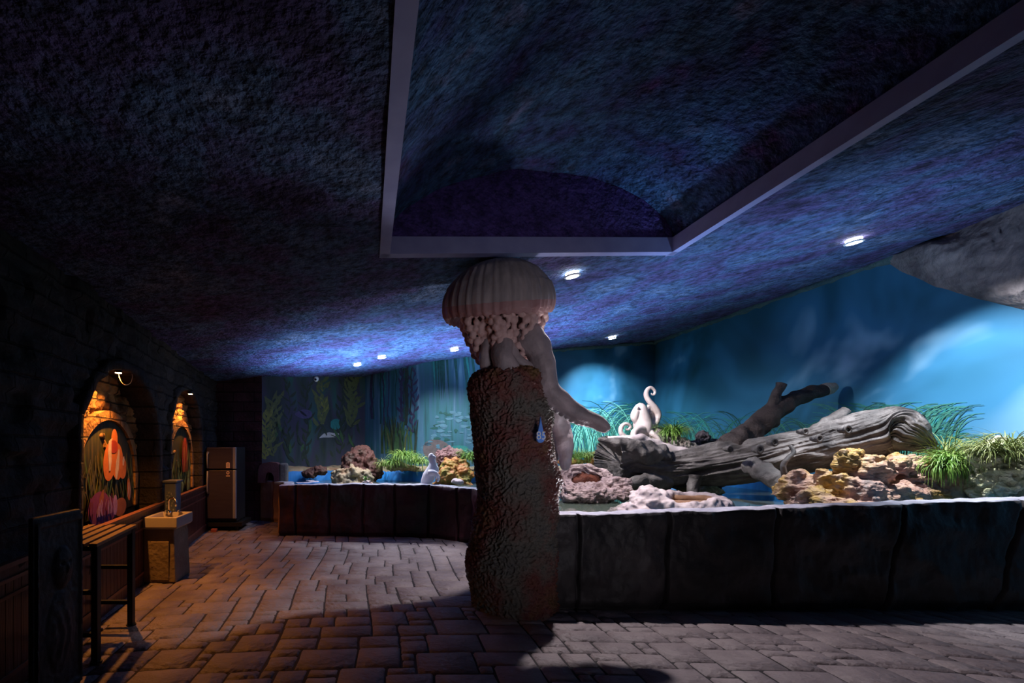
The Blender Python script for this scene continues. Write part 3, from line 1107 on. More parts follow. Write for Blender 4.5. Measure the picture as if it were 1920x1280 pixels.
def slab_wall(name, path, top_fn, thick, joints, mats, label, amp=0.03, step=0.012, nv=30, seed=0.0):
    """low wall of dark slabs along a path; outer side on the left hand of the path is the face the visitors see"""
    pts = [Vector((x, y_, 0)) for x, y_ in path]
    dist = [0.0]
    for a, b_ in zip(pts, pts[1:]):
        dist.append(dist[-1] + (b_ - a).length)
    tot = dist[-1]
    n = int(tot / step)

    def pos(s):
        for i in range(len(pts) - 1):
            if s <= dist[i + 1] or i == len(pts) - 2:
                t = (s - dist[i]) / (dist[i + 1] - dist[i])
                return pts[i] + (pts[i + 1] - pts[i]) * t
    V, Fc, mt = [], [], []
    prof = [('o', j / (nv - 1)) for j in range(nv)] + [('t', t) for t in (0.08, 0.35, 0.65, 0.92)] + [('i', t) for t in (1.0, 0.75, 0.45, 0.0)]
    k = len(prof)
    for i in range(n + 1):
        s = tot * i / n
        c = pos(s)
        t = (pos(min(tot, s + 0.12)) - pos(max(0, s - 0.12))).normalized()
        out = Vector((t.y, -t.x, 0))
        top = top_fn(s, c) + 0.014 * noise.fractal(Vector((s * 3.5, seed, 0)), 1, 2, 4)
        dj = min([abs(s - q[0] - 0.0) for q in joints] or [9])
        for (w, u) in prof:
            if w == 'o':
                z = u * top
                dj = min([abs(s - (q[0] + q[1] * (u - 0.5) + 0.02 * noise.noise(Vector((u * 3, q[0], 0))))) for q in joints] or [9])
                gr = max(0, 1 - dj / 0.022) * 0.07
                bul = amp * noise.fractal(Vector((s * 1.6, z * 1.9, seed)), 1, 2, 5) + 0.035 * (1 - 2 * abs(noise.noise(Vector((s * 1.3 + z * 1.1, z * 2 - s * .6, seed + 9))))) + 0.012 * noise.fractal(Vector((s * 6, z * 6, seed)), 0.9, 2, 5)
                d_ = bul - gr - (0.03 if u < 0.04 else 0) - 0.015 * max(0, (u - 0.93) / 0.07)
                V.append(c + out * d_ + Vector((0, 0, z)))
            elif w == 't':
                V.append(c - out * (thick * u) + Vector((0, 0, top + 0.006 + 0.01 * noise.noise(Vector((s * 7, u * 2, seed))))))
            else:
                V.append(c - out * (thick + 0.02 * noise.noise(Vector((s * 3, u * 3, seed)))) + Vector((0, 0, 0.35 + (top - 0.36) * u)))
    for i in range(n):
        for j in range(k - 1):
            a = i * k + j
            Fc.append((a, a + 1, a + k + 1, a + k))
            mt.append(0 if j < nv - 1 else (1 if j < nv + 4 else 2))
    Fc.append(tuple(range(k)))
    mt.append(0)
    Fc.append(tuple(n * k + j for j in range(k))[::-1])
    mt.append(0)
    o = obj(name, V, Fc, mats, None, True, fmat=mt, origin=(pts[0].x, pts[0].y, 0))
    tag(o, label, 'low wall')
    return o


def front_top(s, c):
    return 0.888 + 0.036 * max(0, c.x - 2.2)


slab_wall('pool_wall', [(1.70, 4.30), (2.4, 4.28), (4.0, 4.27), (5.2, 4.27), (7.0, 4.27)], front_top, 0.2,
          [(0.26, 0.02), (1.08, 0.06), (2.08, 0.08), (3.18, 0.20), (4.25, 0.28)], [M['slab'], M['rim'], M['lining']],
          'long black slab wall of the front pool right of the coral pillar', seed=3)
slab_wall('pool_wall', [(-1.50, 7.75), (0.0, 7.66), (1.1, 7.55), (1.62, 7.15), (1.74, 6.5), (1.63, 5.7), (1.62, 5.2), (1.80, 4.62)], lambda s, c: 0.845 + 0.05 * max(0, min(1, (7.0 - c.y) / 2)) + 0.03 * math.sin(s * 0.9), 0.2,
          [(0.28, 0.01), (0.85, 0), (1.42, 0.02), (1.95, 0), (2.5, 0.02), (3.02, 0), (3.6, 0.03), (4.3, 0)], [M['slab_red'], M['rim'], M['lining']],
          'maroon slab wall of the rear pool curving behind the coral pillar', seed=8)
slab_wall('pool_end_wall', [(-2.16, 9.28), (-2.02, 9.22), (-1.70, 9.05), (-1.62, 8.9), (-1.54, 8.3), (-1.49, 7.80)], lambda s, c: 0.80, 0.2, [(0.30, 0.02)], [M['slab_tan'], M['rim'], M['lining']],
          'short tan end wall of the pool standing beside the refrigerator', amp=0.012, seed=5)
# the bright blue curved divider at the pool's left end
slab_wall('pool_divider', [(-1.25, 8.1), (-1.10, 8.2), (-0.90, 8.28), (-0.91, 8.5), (-1.08, 8.7)], lambda s, c: 0.86, 0.12, [], [M['lining'], M['rim'], M['lining']],
          'curved bright blue pool divider with a pale rim behind the maroon wall', amp=0.01, seed=2)
# pool floor, ledge along the walls, water
g = G()
g.add([(-1.55, 9.2, 0.36), (-1.4, 7.85, 0.36), (1.5, 7.7, 0.36), (1.9, 5, 0.36), (2.0, 4.42, 0.36), (6.95, 4.4, 0.36), (6.95, 11.1, 0.36), (1.2, 10.2, 0.36), (-0.1, 11, 0.36)], [(0, 1, 2, 7, 8), (2, 3, 4, 5, 6, 7)])
struct(g.build('floor_pool', M['poolbed'], smooth=False))
g = G()
g.add([(-1.40, 9.3, WATER_Z), (-1.25, 8.02, WATER_Z), (1.20, 7.80, WATER_Z), (1.86, 7.25, WATER_Z), (1.98, 6.5, WATER_Z), (1.87, 5.7, WATER_Z), (2.02, 4.75, WATER_Z), (2.04, 4.52, WATER_Z),
       (6.97, 4.52, WATER_Z), (6.97, 11.1, WATER_Z), (2.4, 9.9, WATER_Z), (1.2, 10.1, WATER_Z), (-0.1, 11, WATER_Z)], [(0, 1, 2, 11, 12), (2, 3, 10, 11), (3, 4, 5, 6, 7, 8, 9, 10)])
o = g.build('pool_water', M['water'], smooth=False, origin=(2.5, 7, WATER_Z))
tag(o, 'still murky water filling the pool around the driftwood log', 'water')
o['kind'] = 'stuff'
LP = [(-1.9, 9.25), (-0.35, 10.35), (0.95, 9.62), (2.45, 9.42), (6.3, 10.35), (6.62, 9.9), (6.66, 7), (6.72, 4.45)]
WP = [(-2.22, 9.36), (-0.07, 11.15), (1.10, 10.22), (2.43, 10.02), (6.9, 11.17), (7.0, 11.1), (7.0, 7), (7.0, 4.45)]
g = G()
V, Fc, mt = [], [], []
NS = 24
for i in range(len(LP) - 1):
    for q in range(NS):
        t = q / NS
        a = Vector((*LP[i], 0)).lerp(Vector((*LP[i + 1], 0)), t)
        b_ = Vector((*WP[i], 0)).lerp(Vector((*WP[i + 1], 0)), t)
        w = 0.03 * noise.fractal(a * 3, 1, 2, 4)
        V += [a + Vector((w, w, 0.36)), a + Vector((w, w, 0.97 + w)), a.lerp(b_, 0.12) + Vector((0, 0, 1.02 + w)), a.lerp(b_, 0.6) + Vector((0, 0, 1.04 + 2 * w)), b_ + Vector((0, 0, 1.06 + 2 * w))]
for i in range(len(V) // 5 - 1):
    for j in range(4):
        Fc.append((i * 5 + j, i * 5 + j + 1, i * 5 + j + 6, i * 5 + j + 5))
        mt.append(0 if j == 0 else 1)
g.add(V, Fc)
g.m = mt
struct(g.build('trim_6', [M['lining'], M['rock_cream']]))

# ------------------------------------------------------------------ the coral pillar
PY = 4.42


def ridged(p_, s):
    return 1 - abs(noise.noise(p_ * s)) * 2


PROF = [(1165, 882, 1040), (1140, 884, 1042), (1100, 880, 1041), (1060, 874, 1041), (1035, 877, 1041), (1010, 885, 1042), (985, 890, 1044), (950, 894, 1047), (900, 893, 1045), (850, 890, 1038),
        (800, 885, 1035), (760, 884, 1031), (730, 877, 1032), (712, 876, 1031), (700, 884, 1026), (693, 897, 1008), (688, 915, 985), (686, 945, 955)]


def prof_at(v):
    for (a, b_) in zip(PROF, PROF[1:]):
        if a[0] >= v >= b_[0]:
            t = (a[0] - v) / (a[0] - b_[0])
            return a[1] + (b_[1] - a[1]) * t, a[2] + (b_[2] - a[2]) * t
    return (PROF[-1][1:] if v < PROF[-1][0] else PROF[0][1:])


def pillar(u, v):
    vv = 1136 + (686 - 1136) * (v ** 0.98)
    l, r = prof_at(vv)
    c = at((l + r) / 2, vv, PY)
    rad = (r - l) / 2 * sc(PY) * 0.97
    a = 2 * PI * u
    d = Vector((math.cos(a), math.sin(a), 0))
    p0 = c + d * rad
    q = p0 + 0.05 * Vector((noise.noise(p0 * 5), noise.noise(p0 * 5 + Vector((9, 0, 0))), noise.noise(p0 * 5 + Vector((0, 9, 0)))))
    wrinkle = max(0, ridged(q, 25)) ** 2 * 0.024 + max(0, ridged(q, 50)) ** 2 * 0.010
    lump = 0.035 * noise.fractal(p0 * 2.6, 1, 2, 3)
    k = min(1, rad / 0.15)
    return p0 + (d + Vector((0, 0, 0.25))) * (wrinkle - 0.016) * k + d * lump * k


V, Fc = grid(380, 330, pillar, closed=True)
Fc.append(tuple(range(380))[::-1])
Fc.append(tuple(329 * 380 + k for k in range(380)))
o = obj('coral_pillar', V, Fc, M['coral'], None, origin=at(960, 1136, PY))
tag(o, 'thick dark pillar of wrinkled coral standing in front of the pool walls', 'pillar')

# ------------------------------------------------------------------ the jellyfish on top of the pillar
JX, JY = at(932, 560, PY).x, PY
root = thing('jellyfish_sculpture', 'large jellyfish sculpture with a ribbed bell perched on the coral pillar', 'sculpture', (JX, JY, at(0, 690, PY).z))
S = sc(PY)


def zz_(v):
    return H + (CY - v) * S


BP = [(0.0, 494), (0.10, 494.5), (0.30, 497), (0.50, 503), (0.68, 514), (0.82, 527), (0.93, 541), (0.99, 556), (1.0, 570), (0.985, 581), (0.955, 588), (0.93, 591)]
BI = [(0.90, 590), (0.86, 582), (0.7, 575), (0.4, 570), (0.0, 570)]


def bell_ring(frac, v, seg, rib):
    out = []
    R_ = 101 * S
    for k in range(seg):
        a = 2 * PI * k / seg
        rb = 1 + rib * (0.011 * math.cos(34 * a + 2 * math.sin(3 * a)) + 0.007 * math.cos(68 * a + 3 * math.sin(2 * a)))
        tilt = -0.075 * math.cos(a) * frac
        scal = (0.007 * math.cos(34 * a) if v > 584 else 0) * rib
        out.append(Vector((JX + R_ * frac * rb * math.cos(a), JY + R_ * frac * rb * math.sin(a), zz_(v) - scal + math.cos(a) * 0.035 * frac * (1 if v > 540 else 0.4) - 0.13 * max(0, -math.sin(a)) * frac * min(1, max(0, (v - 520) / 40)))))
    return out


def bell_part(name, prof, mat, rib):
    P_ = catmull([list(q) for q in prof], 60)
    V, Fc = [], []
    SG = 224
    for f, v in P_:
        V += bell_ring(max(0.001, f), v, SG, rib * min(1, f * 1.2))
    for i in range(len(P_) - 1):
        for k in range(SG):
            k2 = (k + 1) % SG
            Fc.append((i * SG + k, i * SG + k2, (i + 1) * SG + k2, (i + 1) * SG + k))
    return obj(name, V, Fc, mat, root)


bell_part('bell', BP[:9], M['bell'], 1.0)
bell_part('bell_hem', BP[8:] + BI, M['bell_hem'], 1.0)
g = G()
g.lathe([(0.16, zz_(500)), (0.10, zz_(490)), (0.10, ceil_z(JX) + 0.2)], (JX, JY + 0.12, 0), 32)
g.build('bell_mount', M['black'], root)
# frill of lumpy oral arms
g = G()
rr = random.Random(4)
FC = at(940, 600, PY)
placed = []
tries = 0
while len(placed) < 330 and tries < 30000:
    tries += 1
    t = rr.random()
    a = rr.uniform(0, 2 * PI)
    lob = 0.5 + 0.5 * math.cos(7 * a + 1.0)
    r_ = (76 - 36 * t ** 1.3) * S * (0.84 + 0.20 * lob)
    v = 593 + t * (60 + 28 * lob)
    c = Vector((FC.x + r_ * math.cos(a), FC.y + r_ * math.sin(a), zz_(v)))
    if any((c - q).length < 0.052 for q in placed):
        continue
    placed.append(c)
    s_ = rr.uniform(0.028, 0.038)
    g.blob(c, (s_, s_, s_ * rr.uniform(1.0, 1.35)), sub=2, amp=0.06, seed=tries)
g.lathe([(0.20, zz_(585)), (0.28, zz_(597)), (0.25, zz_(615)), (0.15, zz_(655)), (0.09, zz_(668))], (FC.x, FC.y, 0), 40)
remesh(g.build('frill', M['frill'], root), 0.008)
# long arms
ARMS = [
    [(978, 600, 4.30, 20), (992, 630, 4.22, 26), (1012, 660, 4.20, 24), (1020, 695, 4.2, 22), (1030, 730, 4.2, 20), (1058, 758, 4.2, 18), (1088, 778, 4.18, 16), (1115, 788, 4.15, 13), (1132, 798, 4.12, 11), (1140, 806, 4.1, 6)],
    [(1000, 640, 4.65, 18), (1014, 680, 4.85, 18), (1028, 720, 5.02, 16), (1040, 760, 5.15, 17), (1052, 800, 5.2, 17), (1059, 840, 5.2, 15), (1060, 868, 5.2, 11), (1058, 880, 5.2, 5)],
    [(990, 640, 4.75, 12), (1018, 690, 5.0, 10), (1034, 740, 5.25, 9), (1040, 790, 5.32, 8), (1042, 830, 5.32, 8), (1040, 872, 5.32, 4)],
    [(914, 640, 4.30, 12), (910, 668, 4.28, 11), (914, 700, 4.3, 12), (918, 716, 4.32, 10)],
    [(944, 640, 4.20, 17), (942, 665, 4.17, 20), (948, 690, 4.18, 24), (952, 706, 4.22, 22)],
    [(955, 645, 4.24, 12), (966, 668, 4.2, 10), (985, 683, 4.2, 9), (1005, 694, 4.22, 9), (1018, 706, 4.28, 7)],
    [(972, 640, 4.5, 20), (980, 670, 4.5, 22), (992, 695, 4.5, 22), (1000, 712, 4.5, 18)],
    [(930, 640, 4.6, 16), (925, 670, 4.62, 16), (922, 705, 4.62, 14)]]
for i, spec in enumerate(ARMS):
    g = G()
    px_tube(g, spec, 60, 20, 0, 0.16, 9)
    if i < 3:      # scalloped underside frill of the arm
        c = catmull([list(s) for s in spec], 60)
        for k in range(26, 57, 2):
            a, b_, yy, r_ = c[k]
            off = (-0.7, 0.75) if i == 0 else (-0.85, 0.1)
            s_ = r_ * sc(yy) * 0.42
            g.blob(at(a + off[0] * r_ * 0.7, b_ + off[1] * r_ * 0.95, yy), (s_, s_, s_), sub=2, amp=0.2, seed=k)
    o = remesh(g.build('arm', M['arm'], root), 0.009)

# ------------------------------------------------------------------ the drop-shaped number sign
SY = 3.98
c0 = at(1014, 812, SY)
root = thing('drop_sign', 'blue drop-shaped sign with the number 85 on the coral pillar', 'sign', c0)
yaw = 0.25
s1 = sc(SY)
out = []
for k in range(37):
    a = 2 * PI * k / 36
    out.append((math.sin(a) * 9.2 * s1, (-5 - math.cos(a) * 11.5) * s1))
pts = [(x, z) for x, z in out if z < -1.5 * s1]
pts = sorted(pts, key=lambda q: math.atan2(q[1] + 5 * s1, q[0]))
drop = []
for k in range(41):
    t = k / 40
    a = -PI * 0.78 + t * PI * 1.56
    drop.append((math.sin(a) * 9.0 * s1, (-6 - math.cos(a) * 12) * s1))
drop = drop + [(3.2 * s1, 14 * s1), (1.4 * s1, 22 * s1), (0, 31 * s1), (-1.4 * s1, 22 * s1), (-3.2 * s1, 14 * s1)]
n = len(drop)
Rz = Matrix.Rotation(yaw, 3, 'Z')


def dp(x, y_, z):
    return c0 + Rz @ Vector((x, y_, z))


g = G()
g.add([dp(x, 0, z) for x, z in drop] + [dp(x, 0.014, z) for x, z in drop], [tuple(range(n)), tuple(range(n, 2 * n))[::-1]] + [(i, (i + 1) % n, n + (i + 1) % n, n + i) for i in range(n)])
g.build('plate', M['sign_blue'], root, smooth=False)
g = G()
g.tube([dp(0.0, 0.01, 0.03), dp(0, 0.16, 0.03)], [0.008, 0.008], 8)
g.build('sign_peg', M['black'], root)
fc = bpy.data.curves.new('digits', 'FONT')
fc.body = '85'
fc.size = 0.10
fc.align_x = 'CENTER'
fc.align_y = 'CENTER'
fc.extrude = 0.002
fc.materials.append(M['sign_white'])
tmp = bpy.data.objects.new('digits_curve', fc)
COL.objects.link(tmp)
bpy.context.view_layer.update()
dme = bpy.data.meshes.new_from_object(tmp.evaluated_get(bpy.context.evaluated_depsgraph_get()))
bpy.data.objects.remove(tmp)
o = bpy.data.objects.new('digits', dme)
COL.objects.link(o)
o.parent = root
o.location = Rz @ Vector((0, -0.006, -5 * s1))
o.rotation_euler = (PI / 2, 0, yaw)

# ------------------------------------------------------------------ driftwood log
root = thing('driftwood_log', 'huge grey driftwood log lying across the pool on coral', 'log', at(1300, 925, 6.7))
axis = [(1138, 868, 7.0, 46), (1165, 866, 7.0, 45), (1200, 874, 6.95, 40), (1235, 880, 6.9, 35), (1300, 876, 6.75, 35), (1400, 866, 6.5, 41), (1500, 845, 6.25, 39), (1580, 828, 5.95, 42), (1640, 816, 5.72, 46), (1680, 810, 5.58, 46), (1705, 815, 5.48, 36), (1730, 826, 5.40, 20), (1752, 834, 5.33, 7)]
c = catmull([list(q) for q in axis], 330)
P3 = [at(a, b_, yy) for a, b_, yy, r_ in c]
R3 = [r_ * sc(yy) for a, b_, yy, r_ in c]
V, Fc = [], []
SG = 200
cum = 0.0
for i, (q, r_) in enumerate(zip(P3, R3)):
    t = (P3[min(i + 1, 329)] - P3[max(i - 1, 0)]).normalized()
    nx = t.cross(Vector((0, 1, 0))).normalized()
    ny = t.cross(nx)
    if i:
        cum += (q - P3[i - 1]).length
    for k in range(SG):
        a = 2 * PI * k / SG
        tw = a + cum * 0.25
        cp = Vector((math.cos(tw) * 4.2, math.sin(tw) * 4.2, cum * 1.1))
        wv = 0.6 * noise.noise(Vector((math.cos(tw) * 1.4, math.sin(tw) * 1.4, cum * 1.6)))
        f1 = 1 - abs(noise.noise(cp + Vector((wv, wv, 0)))) * 2
        f2 = 1 - abs(noise.noise(cp * 2.3 + Vector((5, wv * 2, 1)))) * 2
        big = 0.16 * noise.fractal(Vector((math.cos(a) * 1.1, math.sin(a) * 1.1, cum * 0.9)), 1, 2, 3)
        rr_ = r_ * (1 + big + 0.13 * f1 + 0.07 * f2 - 0.12)
        if i < 26:      # ragged broken end
            rr_ *= 1 + (26 - i) / 26 * 0.35 * noise.noise(Vector((math.cos(a) * 2.5, math.sin(a) * 2.5, 7)))
        V.append(q + nx * (math.cos(a) * rr_) + ny * (math.sin(a) * rr_))
for i in range(329):
    for k in range(SG):
        k2 = (k + 1) % SG
        Fc.append((i * SG + k, i * SG + k2, (i + 1) * SG + k2, (i + 1) * SG + k))
V.append(P3[0] + Vector((0.22, 0, 0)))
V.append(P3[-1] + Vector((0.05, 0, 0)))
for k in range(SG):
    Fc.append((len(V) - 2, (k + 1) % SG, k))
    Fc.append((len(V) - 1, 329 * SG + k, 329 * SG + (k + 1) % SG))
obj('trunk', V, Fc, M['log'], root)


def wood(name, spec, mat=None, n=60, seg=28, jit=0.3, fr=9, parent=None):
    g_ = G()
    px_tube(g_, spec, n, seg, 0, jit, fr)
    return g_.build(name, mat or M['log'], parent or root)


wood('root', [(1240, 856, 6.85, 22), (1205, 850, 6.75, 24), (1170, 838, 6.7, 17), (1140, 828, 6.7, 9), (1122, 823, 6.7, 3)])
wood('root', [(1290, 848, 6.9, 8), (1255, 842, 7.0, 10), (1225, 836, 7.05, 12), (1200, 828, 7.05, 14), (1170, 826, 7.0, 10), (1140, 824, 6.95, 6)], M['rock_white'])  # bright lamplight on this root is put into its pale colour
wood('root', [(1250, 905, 6.7, 14), (1215, 902, 6.6, 14), (1185, 905, 6.55, 11), (1162, 912, 6.5, 6)])
b1 = wood('branch', [(1370, 838, 6.55, 22), (1400, 815, 6.58, 21), (1435, 785, 6.62, 19), (1465, 760, 6.66, 17), (1500, 744, 6.68, 14), (1535, 733, 6.7, 12), (1560, 727, 6.7, 10)], M['branch'])
wood('branch_tip', [(1545, 730.5, 6.69, 11.5), (1556, 728, 6.7, 10.8), (1563, 726, 6.7, 9.5)], M['branch_end'], parent=b1)
wood('branch', [(1442, 782, 6.62, 13), (1450, 758, 6.62, 10), (1457, 738, 6.62, 8), (1464, 719, 6.62, 8)], M['branch'])
wood('branch', [(1530, 812, 6.2, 15), (1550, 795, 6.2, 12), (1568, 783, 6.2, 10), (1587, 769, 6.2, 8)])
wood('branch', [(1405, 870, 6.2, 16), (1430, 884, 6.0, 17), (1450, 897, 5.85, 16), (1466, 909, 5.75, 14)])
wood('branch', [(1300, 895, 6.6, 16), (1300, 912, 6.55, 11), (1297, 935, 6.5, 9)])
wood('branch', [(1680, 832, 5.5, 10), (1720, 838, 5.4, 10), (1745, 842, 5.33, 7), (1762, 848, 5.3, 3)])
wood('twig', [(1482, 836, 5.72, 3), (1488, 848, 5.66, 3.4), (1476, 860, 5.62, 4), (1468, 874, 5.62, 4.5), (1472, 892, 5.62, 5), (1476, 905, 5.62, 7)])
for (px, py, yy, r_) in ((1421, 842, 5.95, 8), (1449, 829, 5.92, 7), (1532, 822, 5.58, 7), (1366, 841, 6.12, 6), (1506, 809, 5.84, 6), (1585, 805, 5.46, 8)):
    g = G()
    cc = at(px, py, yy)
    rr_ = r_ * sc(yy)
    V, Fc = [], []
    for i in range(24):
        a = 2 * PI * i / 24
        for j in range(8):
            b_ = 2 * PI * j / 8
            w_ = rr_ * (0.72 + 0.3 * math.cos(b_))
            V.append(cc + Vector((w_ * math.cos(a), -0.025 + rr_ * 0.32 * math.sin(b_), w_ * math.sin(a) * 1.15)))
    for i in range(24):
        for j in range(8):
            Fc.append((i * 8 + j, ((i + 1) % 24) * 8 + j, ((i + 1) % 24) * 8 + (j + 1) % 8, i * 8 + (j + 1) % 8))
    g.add(V, Fc)
    g.blob(cc + Vector((0, 0.03, 0)), (rr_ * 0.8, 0.06, rr_ * 0.9), sub=3, amp=0.2)
    g.build('knot', M['log'], root)

# ------------------------------------------------------------------ octopus statue on its rock
g = G()
OY = 7.55


def ot(spec, seg=14, n=50):
    px_tube(g, spec, n, seg)


ot([(1200, 757, OY, 6), (1201, 765, OY, 10), (1203, 780, OY, 13), (1205, 795, OY, 16), (1206, 808, OY - .02, 15), (1205, 818, OY - .02, 10)], 24)
ot([(1196, 760, OY, 4), (1192, 772, OY - .02, 7), (1190, 782, OY - .02, 7), (1193, 792, OY, 4)], 18)
ot([(1218, 806, OY, 8), (1230, 790, OY + .02, 6), (1234, 776, OY + .02, 5.6), (1229, 765, OY, 5.2), (1221, 756, OY, 5), (1214, 747, OY, 4.6), (1211.5, 738, OY, 4.2), (1214, 730, OY, 3.6), (1219.5, 726.5, OY, 3.2), (1225, 729, OY, 2.8), (1228, 734, OY, 2.4), (1226, 739.5, OY, 2.1), (1222, 739, OY, 1.6), (1221, 736, OY, 1)], 14, 90)
ot([(1202, 806, OY - .04, 9), (1194, 814, OY - .12, 6), (1184, 822, OY - .16, 5), (1174, 820, OY - .18, 4.6), (1165, 812, OY - .18, 4.2), (1164, 802, OY - .18, 3.8), (1170, 795, OY - .18, 3.4), (1178, 795, OY - .18, 3), (1182, 800, OY - .18, 2.6), (1178, 805, OY - .18, 2.2), (1173, 804, OY - .18, 1.6)], 14, 90)
ot([(1208, 806, OY - .06, 9), (1196, 804, OY - .16, 6), (1189, 810, OY - .22, 5.4), (1188, 818, OY - .25, 5), (1197, 824, OY - .27, 4.6), (1210, 827, OY - .28, 4), (1219, 833, OY - .29, 3.4), (1227, 838, OY - .29, 2.8), (1234, 834, OY - .28, 2.0), (1237, 828, OY - .27, 1.2)], 14, 90)
ot([(1212, 808, OY - .02, 9), (1222, 812, OY - .12, 5.5), (1232, 820, OY - .17, 4.4), (1238, 830, OY - .2, 3)], 14, 50)
ot([(1210, 800, OY + .05, 8), (1222, 792, OY + .08, 6), (1220, 775, OY + .06, 4.6), (1217, 762, OY + .05, 3.5), (1215, 758, OY + .05, 2)], 14, 50)
for k in range(9):
    g.blob(at(1216.5 + k * 0.7, 762 + k * 3.4, OY + .01), (0.020, 0.012, 0.009), sub=1, amp=0)
g.blob(at(1196, 764, OY - 0.085), (0.022, 0.02, 0.022), sub=2, amp=0)
o = remesh(g.build('octopus_statue', M['octopus'], None, origin=at(1205, 820, OY)), 0.0085)
tag(o, 'pale octopus statue with curled arms sitting on a rock behind the log', 'statue')
g = G()
g.blob(at(1216, 870, 7.6), (0.36, 0.30, 0.56), sub=5, amp=0.22, fr=2.2, seed=3)
g.blob(at(1228, 822, 7.62), (0.23, 0.2, 0.2), sub=4, amp=0.25, fr=2.4, seed=6)
o = displace(remesh(g.build('octopus_rock', M['rock_grey'], None, origin=at(1216, 900, 7.6)), 0.014), 'MARBLE', 0.06, 0.045, 9)
tag(o, 'rough grey rock under the octopus statue', 'rock')


def rock(name, label, mat, blobs, vox=0.016, cat='rock', group=None, rel=('CLOUDS', 0.05, 0.05)):
    g_ = G()
    for k, (px, py, yy, rx, rz, ry) in enumerate(blobs):
        s_ = sc(yy)
        g_.blob(at(px, py, yy), (rx * s_, ry * s_, rz * s_), sub=4, amp=0.28, fr=2.2, seed=px * 0.37 + k)
    b0 = min(v.z for v in g_.v)
    x0 = sum(v.x for v in g_.v) / len(g_.v)
    y0 = sum(v.y for v in g_.v) / len(g_.v)
    o_ = remesh(g_.build(name, mat, None, origin=(x0, y0, b0)), vox)
    if rel:
        displace(o_, *rel)
        displace(o_, 'CLOUDS', rel[1] * 2.6, 0.06)
    return tag(o_, label, cat, group)


rock('plant_rock', 'grey rock crusted with coral holding a grass plant right of the octopus', M['rock_grey'], [(1278, 850, 7.35, 20, 30, 20), (1284, 890, 7.3, 24, 34, 24), (1264, 822, 7.45, 13, 14, 13)], 0.013, rel=('VORONOI', 0.07, 0.09))
rock('dark_rock', 'dark lumpy rock behind the middle of the log', M['rock_dark'], [(1318, 822, 7.6, 12, 15, 12), (1345, 836, 7.6, 20, 14, 16), (1300, 838, 7.6, 16, 12, 14), (1335, 870, 7.6, 46, 40, 34)])
rock('water_rock', 'small mossy stone in the water left of the log leg', M['moss'], [(1282, 925, 6.9, 12, 9, 12)], 0.014)
rock('water_rock', 'wide mossy stone in the water right of the log leg', M['moss'], [(1330, 920, 7.1, 22, 9, 14), (1318, 924, 7.05, 12, 8, 10)], 0.014)

# hollow nest-like coral at the pool's left
YN = 6.45
g = G()
s_ = sc(YN)
cc = at(1103, 905, YN)
V, Fc = [], []
for i in range(150):
    a = 2 * PI * i / 150
    for j in range(48):
        b_ = 2 * PI * j / 48
        R_ = 0.27 + 0.03 * noise.noise(Vector((math.cos(a) * 2, math.sin(a) * 2, 1)))
        r_ = 0.085 * (1 + 0.25 * noise.fractal(Vector((math.cos(a) * 3, math.sin(a) * 3, b_)), 1, 2, 3))
        rid = 1 + 0.16 * math.sin(9 * b_ + 3 * math.sin(4 * a) + 7 * a)
        x = (R_ * 1.25 + r_ * rid * math.cos(b_)) * math.cos(a)
        yv = (R_ * 0.8 + r_ * rid * math.cos(b_)) * math.sin(a)
        zt = r_ * rid * math.sin(b_) * 1.1 + 0.17 * math.sin(a)
        V.append(cc + Vector((x, yv, zt - 0.01)))
for i in range(150):
    for j in range(48):
        Fc.append((i * 48 + j, ((i + 1) % 150) * 48 + j, ((i + 1) % 150) * 48 + (j + 1) % 48, i * 48 + (j + 1) % 48))
root = thing('hollow_coral', 'pinkish hollow coral rock with a red-brown cavity in the pool beside the pillar', 'rock', (cc.x, cc.y, WATER_Z - 0.1))
g.add(V, Fc)
g.build('coral_ring', M['nest'], root)
g = G()
g.blob(cc + Vector((0.02, 0.15, -0.04)), (0.30, 0.10, 0.17), sub=4, amp=0.2)
g.build('cavity', M['nest_hollow'], root)
g = G()
px_tube(g, [(1120, 914, 6.25, 14), (1148, 910, 6.22, 12), (1168, 906, 6.2, 10), (1182, 904, 6.2, 6)], 40, 20, 0, 0.4, 9)
px_tube(g, [(1060, 925, 6.15, 15), (1095, 928, 6.1, 15), (1140, 926, 6.1, 14), (1178, 922, 6.15, 12)], 40, 20, 0, 0.4, 9)
g.blob(at(1100, 924, 6.42), (0.40, 0.22, 0.13), sub=5, amp=0.3, fr=2.4, seed=4)
displace(remesh(g.build('coral_arm', M['nest'], root), 0.011), 'MARBLE', 0.05, 0.04, 10)

# white basin rock at the front rim
YB = 5.25
s_ = sc(YB)
cc = at(1285, 955, YB)
root = thing('basin_rock', 'pale pink basin-shaped rock with a peak just behind the front pool rim', 'rock', (cc.x, cc.y, WATER_Z - 0.2))
g = G()
ring = [(1232, 946, 5.16, 20), (1258, 953, 4.98, 17), (1290, 956, 4.92, 15), (1325, 953, 4.94, 15), (1350, 950, 5.05, 15), (1358, 944, 5.25, 11), (1342, 934, 5.5, 9), (1310, 933, 5.66, 9), (1275, 930, 5.7, 9), (1250, 930, 5.6, 10), (1232, 940, 5.35, 14)]
px_tube(g, ring, 100, 20, 0, 0.5, 6)
g.blob(at(1218, 944, 5.16), (36 * s_, 30 * s_, 27 * s_), sub=5, amp=0.25, fr=2, seed=2)
g.blob(at(1214, 930, 5.16), (22 * s_, 22 * s_, 19 * s_), sub=4, amp=0.2, fr=2, seed=5)
g.blob(at(1195, 958, 5.1), (36 * s_, 26 * s_, 15 * s_), sub=4, amp=0.3, fr=2, seed=9)
